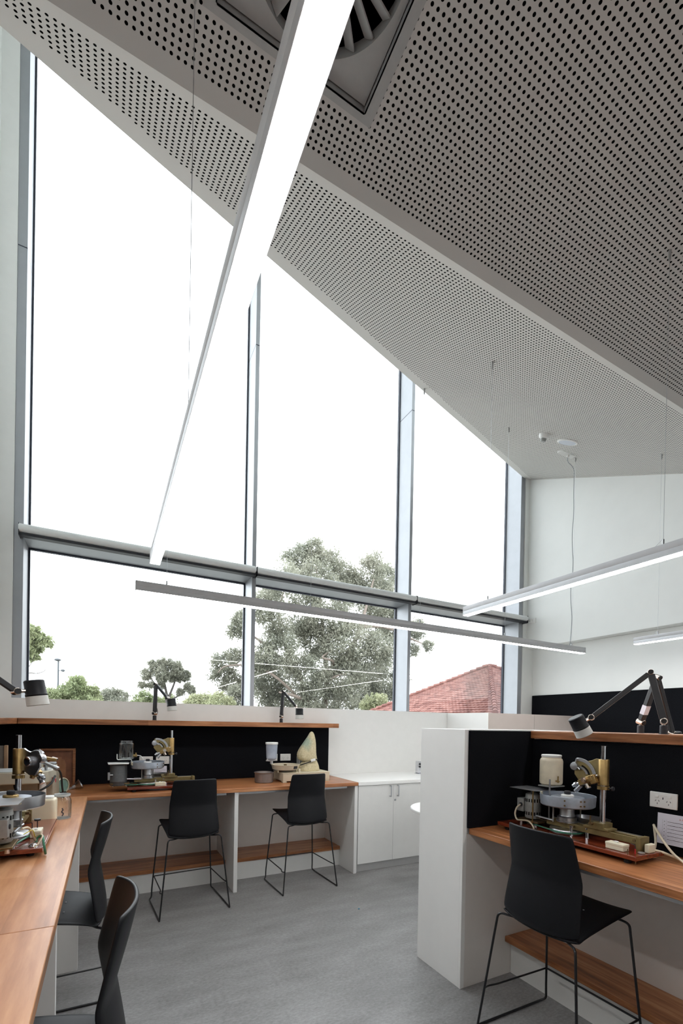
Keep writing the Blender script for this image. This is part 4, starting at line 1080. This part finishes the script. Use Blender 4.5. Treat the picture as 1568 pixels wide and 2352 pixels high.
MB().grid(cloth([(.0, 0, .098, .078, .06, .06), (-.02, 0, .11, .104, .07, .05), (-.034, 0, .16, .102, .066, .09), (-.026, 0, .21, .090, .06, .11), (-.01, 0, .26, .073, .052, .11), (.006, 0, .31, .055, .044, .09), (.016, 0, .35, .036, .032, .04), (.018, 0, .38, .023, .022, .02), (.018, 0, .392, .012, .012, 0), (.018, 0, .396, .001, .001, 0)])).build('hood', M['cloth'], t, sub=1, smooth=80)
MB().tube(smooth_path([(-.12, -.045, .062), (-.07, -.075, .082), (-.01, -.072, .098), (.06, -.05, .115), (.085, -.0, .118)]), .005, 8).build('tie_cord', M['black_rubber'], t)
mt = Matrix.Translation((.005, -.083, .112)) @ Matrix.Rotation(math.radians(-14), 4, 'Y')
MB().box(-.026, .024, -.001, .001, -.012, .014, mt).build('tag', M['white_plastic'], t)
t = thing('saucepan', 'dented aluminium pot on the window bench', 'pot', (1.343, 4.105, D))
MB().lathe([(.001, 0), (.082, 0), (.088, .006), (.089, .088), (.094, .094), (.095, .097), (.091, .098), (.0865, .09), (.0855, .008), (.001, .004)], n=56).build('pot', M['pot'], t)
MB().lathe([(.0893, .03), (.0896, .034), (.0893, .038)], n=56).build('groove', M['pot'], t)
# scraps on the floor
tag(put(MB().sphere((0, 0, .004), .007, 8, 6, (1.2, .9, .6)).build('scrap', M['blue']), 1.80, 3.05, 0), 'tiny blue scrap on the grey floor', 'litter')
tag(put(MB().sphere((0, 0, .002), .004, 8, 6, (1, 1, .5)).build('scrap', M['lint']), 1.87, 3.30, 0), 'white speck of lint on the grey floor', 'litter')

# ------------------------------------------------------------------ outside
CM = SC.camera.matrix_world.to_3x3()
def at(px, py, Y):
    """the point at depth Y (towards the window and beyond) seen at photo position px, py"""
    d = CM @ Vector(((px - 775.898) / 1023.0, -(py - 1668.092) / 1023.0, -1.0))
    return Vector((0, 0, HEYE)) + d * (Y / d.y)

GZ = -1.3
struct(MB().box(-60, 120, 5.2, 160, GZ - .2, GZ).build('ground', plain('neutral_ground', lin(128, 128, 122), .9, var=.2, scale=.6)), 'neutral grey ground outside the windows')  # unseen ground, greyed so that its bounce light stays neutral

def leaf_mat(name, a, b, c):
    t = NT(name)
    co = t.coords(); f = t.noise(co, .55, 3); g = t.noise(co, 9, 2)
    f = t.math('ADD', t.math('MULTIPLY', f, .55), t.math('MULTIPLY', g, .45))
    col = t.ramp(f, [(.34, a), (.5, b), (.66, c)])
    t.link(col, t.b.inputs['Base Color']); t.b.inputs['Roughness'].default_value = .6
    tl = t.new('ShaderNodeBsdfTranslucent'); t.link(col, tl.inputs[0])
    mx = t.new('ShaderNodeMixShader'); mx.inputs[0].default_value = .42
    t.link(t.b.outputs[0], mx.inputs[1]); t.link(tl.outputs[0], mx.inputs[2]); t.link(mx.outputs[0], t.out.inputs[0])
    return t.m
M['gum'] = leaf_mat('gum_leaves', lin(104, 107, 95), lin(128, 129, 114), lin(154, 152, 138))  # haze over the tree is put into lighter leaf tones
M['bush'] = leaf_mat('bush_leaves', lin(100, 112, 78), lin(126, 134, 98), lin(150, 154, 118))
M['palebush'] = leaf_mat('pale_bush_leaves', lin(116, 122, 92), lin(144, 147, 114), lin(168, 168, 138))
M['bark'] = plain('pale_gum_bark', lin(104, 93, 85), .8, var=.25, scale=2)
M['darkbark'] = plain('grey_bark', lin(70, 65, 61), .85, var=.25, scale=2)

def leaves(clusters, n, size, seed, origin):
    rng = np.random.default_rng(seed)
    w = np.array([c[3] ** 2 for c in clusters]); w = w / w.sum()
    idx = rng.choice(len(clusters), n, p=w)
    C = np.array([c[:3] for c in clusters])[idx]; R = np.array([c[3] for c in clusters])[idx]
    # each cluster is itself a spray of small tufts
    tufts = {}
    d = rng.normal(size=(n, 3)); d /= np.linalg.norm(d, axis=1)[:, None]
    rad = R * rng.uniform(.0, 1, n) ** .45
    K = 64
    td = rng.normal(size=(len(clusters), K, 3)); td /= np.linalg.norm(td, axis=2)[:, :, None]
    td *= rng.uniform(.25, 1.0, (len(clusters), K, 1)) ** .6
    pick = rng.integers(0, K, n)
    P = C + td[idx, pick] * R[:, None] + d * (R * .36 * rng.uniform(0, 1, n) ** .5)[:, None]
    P -= np.array(origin)
    a = rng.normal(size=(n, 3)); a[:, 2] -= .8; a /= np.linalg.norm(a, axis=1)[:, None]
    b = np.cross(a, rng.normal(size=(n, 3))); b /= np.linalg.norm(b, axis=1)[:, None]
    s = size * rng.uniform(.6, 1.35, n)[:, None]
    V = np.stack([P - a * s, P + b * s * .38, P + a * s, P - b * s * .38], 1).reshape(-1, 3)
    return V
def foliage(V, mat, parent, name='foliage'):
    n = len(V) // 4
    me = bpy.data.meshes.new(name)
    me.vertices.add(len(V)); me.vertices.foreach_set('co', V.astype(np.float32).ravel())
    me.loops.add(4 * n); me.loops.foreach_set('vertex_index', np.arange(4 * n, dtype=np.int32))
    me.polygons.add(n); me.polygons.foreach_set('loop_start', np.arange(0, 4 * n, 4, dtype=np.int32))
    me.polygons.foreach_set('loop_total', np.full(n, 4, dtype=np.int32))
    me.update(calc_edges=True); me.materials.append(mat)
    o = bpy.data.objects.new(name, me); COL.objects.link(o); o.parent = parent
    return o
def tree(name, label, base, clusters, n, size, mat, limbs, bark, seed, group='trees beyond the windows'):
    t = thing(name, label, 'tree', base, 0, group)
    foliage(leaves(clusters, n, size, seed, base), mat, t)
    m = MB(); b = Vector(base)
    for pts, r0, r1 in limbs:
        P = smooth_path([Vector(p) - b for p in pts], 4); k = len(P)
        m.tube(P, [r0 + (r1 - r0) * i / (k - 1) for i in range(k)], 7)
    m.build('trunk', bark, t)
    return t
rt = random.Random(5)
def clus(lst, Y, sp):
    out = []
    for (px, py, r) in lst:
        y = Y + rt.uniform(-sp, sp); p = at(px, py, y); k = (y * .887 + p.x * .46) / 1023.0
        out.append((p.x, p.y, p.z, r * k))
    return out
# the big gum tree
Y0 = 30.0
big = [(722, 1262, 30), (690, 1290, 38), (755, 1296, 34), (795, 1316, 28), (855, 1304, 34), (890, 1325, 28), (655, 1332, 40), (720, 1336, 50), (800, 1356, 46), (868, 1362, 44), (622, 1358, 26),
       (615, 1396, 40), (700, 1412, 48), (780, 1424, 44), (860, 1414, 42), (906, 1400, 30), (556, 1424, 24), (543, 1452, 22), (640, 1452, 36), (900, 1450, 34),
       (955, 1448, 26), (984, 1484, 15), (948, 1492, 16), (640, 1500, 50), (720, 1476, 50), (800, 1484, 56), (868, 1500, 46), (620, 1560, 52), (705, 1552, 50), (785, 1566, 58), (850, 1566, 54), (640, 1620, 46), (710, 1620, 40), (790, 1630, 52), (880, 1610, 44), (916, 1560, 26), (590, 1520, 30),
       (512, 1526, 30), (542, 1508, 22), (530, 1568, 32), (492, 1552, 16), (560, 1588, 30), (536, 1610, 28)]
base = at(722, 1700, Y0); base.z = GZ
def L(*p, Y=Y0): return [at(a, b, Y + c) for a, b, c in p]
limbs = [([base] + L((742, 1636, 0), (750, 1560, 0), (744, 1480, .5), (735, 1380, 0), (725, 1300, 0)), .30, .05),
         ([base] + L((715, 1640, -.6), (690, 1560, -1), (660, 1500, -1), (640, 1420, 0), (655, 1340, .5)), .24, .05),
         (L((690, 1562, -1), (630, 1500, -1.5), (580, 1460, -1), (548, 1440, 0)), .14, .03),
         (L((750, 1560, 0), (800, 1500, -1), (830, 1430, -1), (858, 1330, 0)), .3, .05),
         (L((745, 1500, 0), (770, 1450, -1), (880, 1440, 0), (950, 1470, 0), (984, 1484, 0)), .2, .03),
         (L((716, 1636, -.6), (640, 1560, -2), (580, 1530, -1), (520, 1530, 0), (500, 1545, 0)), .11, .03),
         (L((752, 1545, 0), (765, 1520, -2), (740, 1510, -2), (760, 1495, -2)), .14, .03),
         (L((738, 1630, 0), (680, 1600, -2), (640, 1590, -2)), .18, .05), (L((735, 1600, 0), (760, 1560, -2), (800, 1545, -2)), .15, .03)]
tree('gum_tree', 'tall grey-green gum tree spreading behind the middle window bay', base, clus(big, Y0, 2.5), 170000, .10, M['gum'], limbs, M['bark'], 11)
# slender gum left of it
Y1 = 36.0
c1 = [(378, 1526, 17), (352, 1530, 14), (404, 1532, 16), (338, 1550, 14), (424, 1552, 14), (370, 1548, 18), (400, 1556, 16), (326, 1574, 9), (432, 1578, 12), (440, 1586, 10), (414, 1590, 10), (346, 1574, 10), (368, 1574, 10)]
base = at(384, 1690, Y1); base.z = GZ
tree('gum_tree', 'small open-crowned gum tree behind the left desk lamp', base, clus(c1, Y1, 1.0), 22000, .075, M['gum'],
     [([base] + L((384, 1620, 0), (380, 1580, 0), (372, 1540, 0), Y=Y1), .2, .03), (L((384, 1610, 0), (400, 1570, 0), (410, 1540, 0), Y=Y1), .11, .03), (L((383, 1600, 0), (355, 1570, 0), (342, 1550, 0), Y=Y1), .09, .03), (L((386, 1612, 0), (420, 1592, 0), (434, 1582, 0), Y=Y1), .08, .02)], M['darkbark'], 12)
def bush(label, lst, Y, n, mat, seed, sp=1.0, size=.16):
    n = int(n * 2.6); size *= .62
    px = sum(c[0] for c in lst) / len(lst)
    b = at(px, 1690, Y); b.z = GZ
    cl = clus(lst, Y, sp)
    tree('bushy_tree', label, b, cl, n, size, mat, [([b, (b.x, b.y, (b.z + cl[0][2]) / 2 + .3), cl[0][:3]], .2, .08)], M['darkbark'], seed)
bush('green bushy tree left of the lamp post, beyond the left window bay', [(150, 1600, 30), (180, 1580, 24), (200, 1600, 26), (116, 1600, 20), (180, 1566, 14), (150, 1625, 34), (200, 1630, 34), (215, 1592, 14)], 34, 7000, M['bush'], 21)
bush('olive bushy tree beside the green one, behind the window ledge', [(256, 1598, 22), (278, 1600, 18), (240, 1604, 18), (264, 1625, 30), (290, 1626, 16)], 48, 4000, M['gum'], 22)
bush('low green bush under the small open-crowned gum', [(330, 1610, 22), (312, 1622, 18), (360, 1618, 24), (390, 1614, 18), (345, 1640, 26)], 40, 4200, M['bush'], 23)
bush('pale yellow-green bush left of the first mullion', [(470, 1608, 20), (500, 1606, 18), (445, 1612, 18), (525, 1614, 16), (480, 1634, 34), (430, 1622, 14)], 26, 5200, M['palebush'], 24, .8, .11)
bush('pale bush beside the small red roof in the middle bay', [(860, 1610, 20), (842, 1618, 16), (878, 1606, 14), (850, 1640, 30)], 22, 3000, M['palebush'], 25, .6, .10)
cl = clus([(76, 1450, 14), (96, 1470, 15), (112, 1478, 9), (84, 1486, 14), (70, 1470, 14), (72, 1506, 10), (86, 1510, 6), (60, 1490, 16), (40, 1470, 22), (30, 1500, 22)], 16, .4)
b = at(10, 1690, 16); b.z = GZ
tree('leafy_tree', 'green leafy branch hanging in at left window edge', b, cl, 4200, .085, M['bush'],
     [([b] + L((15, 1560, 0), (40, 1500, 0), (70, 1478, 0), (104, 1474, 0), Y=16), .14, .012), (L((40, 1560, 0), (66, 1546, 0), (84, 1547, 0), (102, 1541, 0), (104, 1532, 0), Y=16), .02, .006), (L((60, 1540, 0), (74, 1520, 0), (80, 1504, 0), Y=16), .012, .005)], M['darkbark'], 26)

# street light
p = at(132, 1660, 40)
POLE = plain('galvanised_steel', lin(72, 76, 80), .6)
t = thing('street_light', 'thin lamp post with two heads above the bushes at left', 'street light', (p.x, p.y, GZ))
zt_ = at(130, 1518, 40).z - GZ
MB().cyl((0, 0, 0), (0, 0, zt_), .10, .06, 10).build('pole', POLE, t)
MB().lathe([(.08, 0), (.22, .06), (.24, .14), (.1, .22), (.001, .24)], (-.05, 0, zt_ - .02), 14).build('lamp_head', POLE, t)
MB().cyl((0, 0, zt_ - .72), (.24, 0, zt_ - .70), .03, n=8).lathe([(.06, -.1), (.14, -.05), (.14, .05), (.05, .1)], (.30, 0, zt_ - .70), 12).build('side_lamp', POLE, t)

# neighbouring house with a terracotta hipped roof
def tile_mat():
    t = NT('terracotta_tiles')
    c = t.coords()
    sp = t.new('ShaderNodeSeparateXYZ'); t.link(c, sp.inputs[0])
    n = t.noise(c, 5, 4); w = t.new('ShaderNodeTexWhiteNoise'); w.noise_dimensions = '3D'
    sn = t.new('ShaderNodeVectorMath'); sn.operation = 'SNAP'; t.link(c, sn.inputs[0]); sn.inputs[1].default_value = (.24, .24, .16); t.link(sn.outputs[0], w.inputs[0])
    f = t.math('ADD', t.math('MULTIPLY', n, .5), t.math('MULTIPLY', w.outputs[0], .5))
    t.link(t.ramp(f, [(.2, lin(88, 50, 43)), (.5, lin(112, 70, 62)), (.8, lin(134, 95, 86))]), t.b.inputs['Base Color'])
    t.b.inputs['Roughness'].default_value = .75
    return t.m
M['tile'] = tile_mat()
def hip_house(apex, half, drop, rot, label, courses=20, wallh=2.6):
    """square pyramid roof of stepped wavy tile courses with ridge caps"""
    t = thing('house', label, 'house', (apex.x, apex.y, GZ), rot)
    h = apex.z - GZ
    for k in range(4):
        R = Matrix.Rotation(k * PI / 2, 4, 'Z')
        m = MB()
        for c in range(courses):
            f0, f1 = c / courses, (c + 1) / courses
            y0, y1 = f0 * half, f1 * half + .03; z0, z1 = h - drop * f0 + .0, h - drop * f1 + .035
            w0 = max(.02, y0); w1 = y1; n = max(2, int(w1 * 2 / .05))
            top = []; bot = []; lip = []
            for i in range(n + 1):
                u = -1 + 2 * i / n
                wob = .009 * math.cos(u * w1 / .20 * 2 * PI)
                top.append((u * w0, y0, z0 + (wob if y0 > .2 else 0))); bot.append((u * w1, y1, z1 + wob)); lip.append((u * w1, y1 - .012, z1 + wob - .10))
            m.grid([top, bot, lip])
        m.v = [tuple(R @ Vector(v)) for v in m.v]
        m.build('roof_slope', M['tile'], t, smooth=30)
        m = MB(); nrc = 22
        for i in range(nrc):
            f0, f1 = i / nrc, (i + 1.12) / nrc
            p = Vector((half * f0, half * f0, h - drop * f0 + .05)); q = Vector((half * f1, half * f1, h - drop * f1 + .085))
            m.tube([p, q], [.075, .10], 8)
        m.v = [tuple(R @ Vector(v)) for v in m.v]
        m.build('ridge_cap', M['tile'], t, smooth=40)
    e = half - .5
    MB().box(-e, e, -e, e, 0, h - drop + .1).build('wall', plain('rendered_wall', lin(206, 196, 184), .8, var=.05), t)
    MB().box(-half, half, -half, half, h - drop - .12, h - drop - .0).build('eaves', M['grey_vent'], t)
    return t
ap = at(1124, 1530, 15.5)
hip_house(ap, 4.4, 2.45, math.atan2(ap.y, ap.x) + PI / 4 + math.radians(2), 'house with red terracotta tiled roof seen through right window bay', 26)

# ------------------------------------------------------------------ light
w = bpy.data.worlds.new('overcast'); SC.world = w; w.use_nodes = True
nt = w.node_tree; bg = nt.nodes['Background']
tc = nt.nodes.new('ShaderNodeTexCoord'); sp = nt.nodes.new('ShaderNodeSeparateXYZ'); rp = nt.nodes.new('ShaderNodeValToRGB')
nt.links.new(tc.outputs['Generated'], sp.inputs[0]); nt.links.new(sp.outputs[2], rp.inputs[0])
rp.color_ramp.elements[0].color = (.95, .975, 1.0, 1); rp.color_ramp.elements[1].color = (.89, .945, 1.0, 1)
nt.links.new(rp.outputs[0], bg.inputs[0])
bg.inputs[1].default_value = 2.5

def portal(x0, x1, z0, z1):
    ld = bpy.data.lights.new('daylight_portal', 'AREA'); ld.shape = 'RECTANGLE'; ld.size = x1 - x0; ld.size_y = z1 - z0
    ld.cycles.is_portal = True
    o = bpy.data.objects.new('daylight_portal', ld); COL.objects.link(o)
    o.location = ((x0 + x1) / 2, YG + .06, (z0 + z1) / 2); o.rotation_euler = (-PI / 2, 0, 0)
for a, b in BAY:
    portal(a, b, SILL, TZ0); portal(a, b, TZ1, ZT)

# ------------------------------------------------------------------ render look
SC.view_settings.view_transform = 'Standard'; SC.view_settings.look = 'None'
SC.view_settings.gamma = 1; SC.view_settings.use_curve_mapping = False
SC.view_settings.exposure = 1.3
SC.cycles.use_denoising = True
try: SC.cycles.denoiser = 'OPENIMAGEDENOISE'
except Exception: pass
SC.cycles.max_bounces = 10; SC.cycles.diffuse_bounces = 6; SC.cycles.glossy_bounces = 4
SC.cycles.transparent_max_bounces = 24; SC.cycles.transmission_bounces = 6
SC.cycles.caustics_reflective = False; SC.cycles.caustics_refractive = False
SC.cycles.sample_clamp_indirect = 6
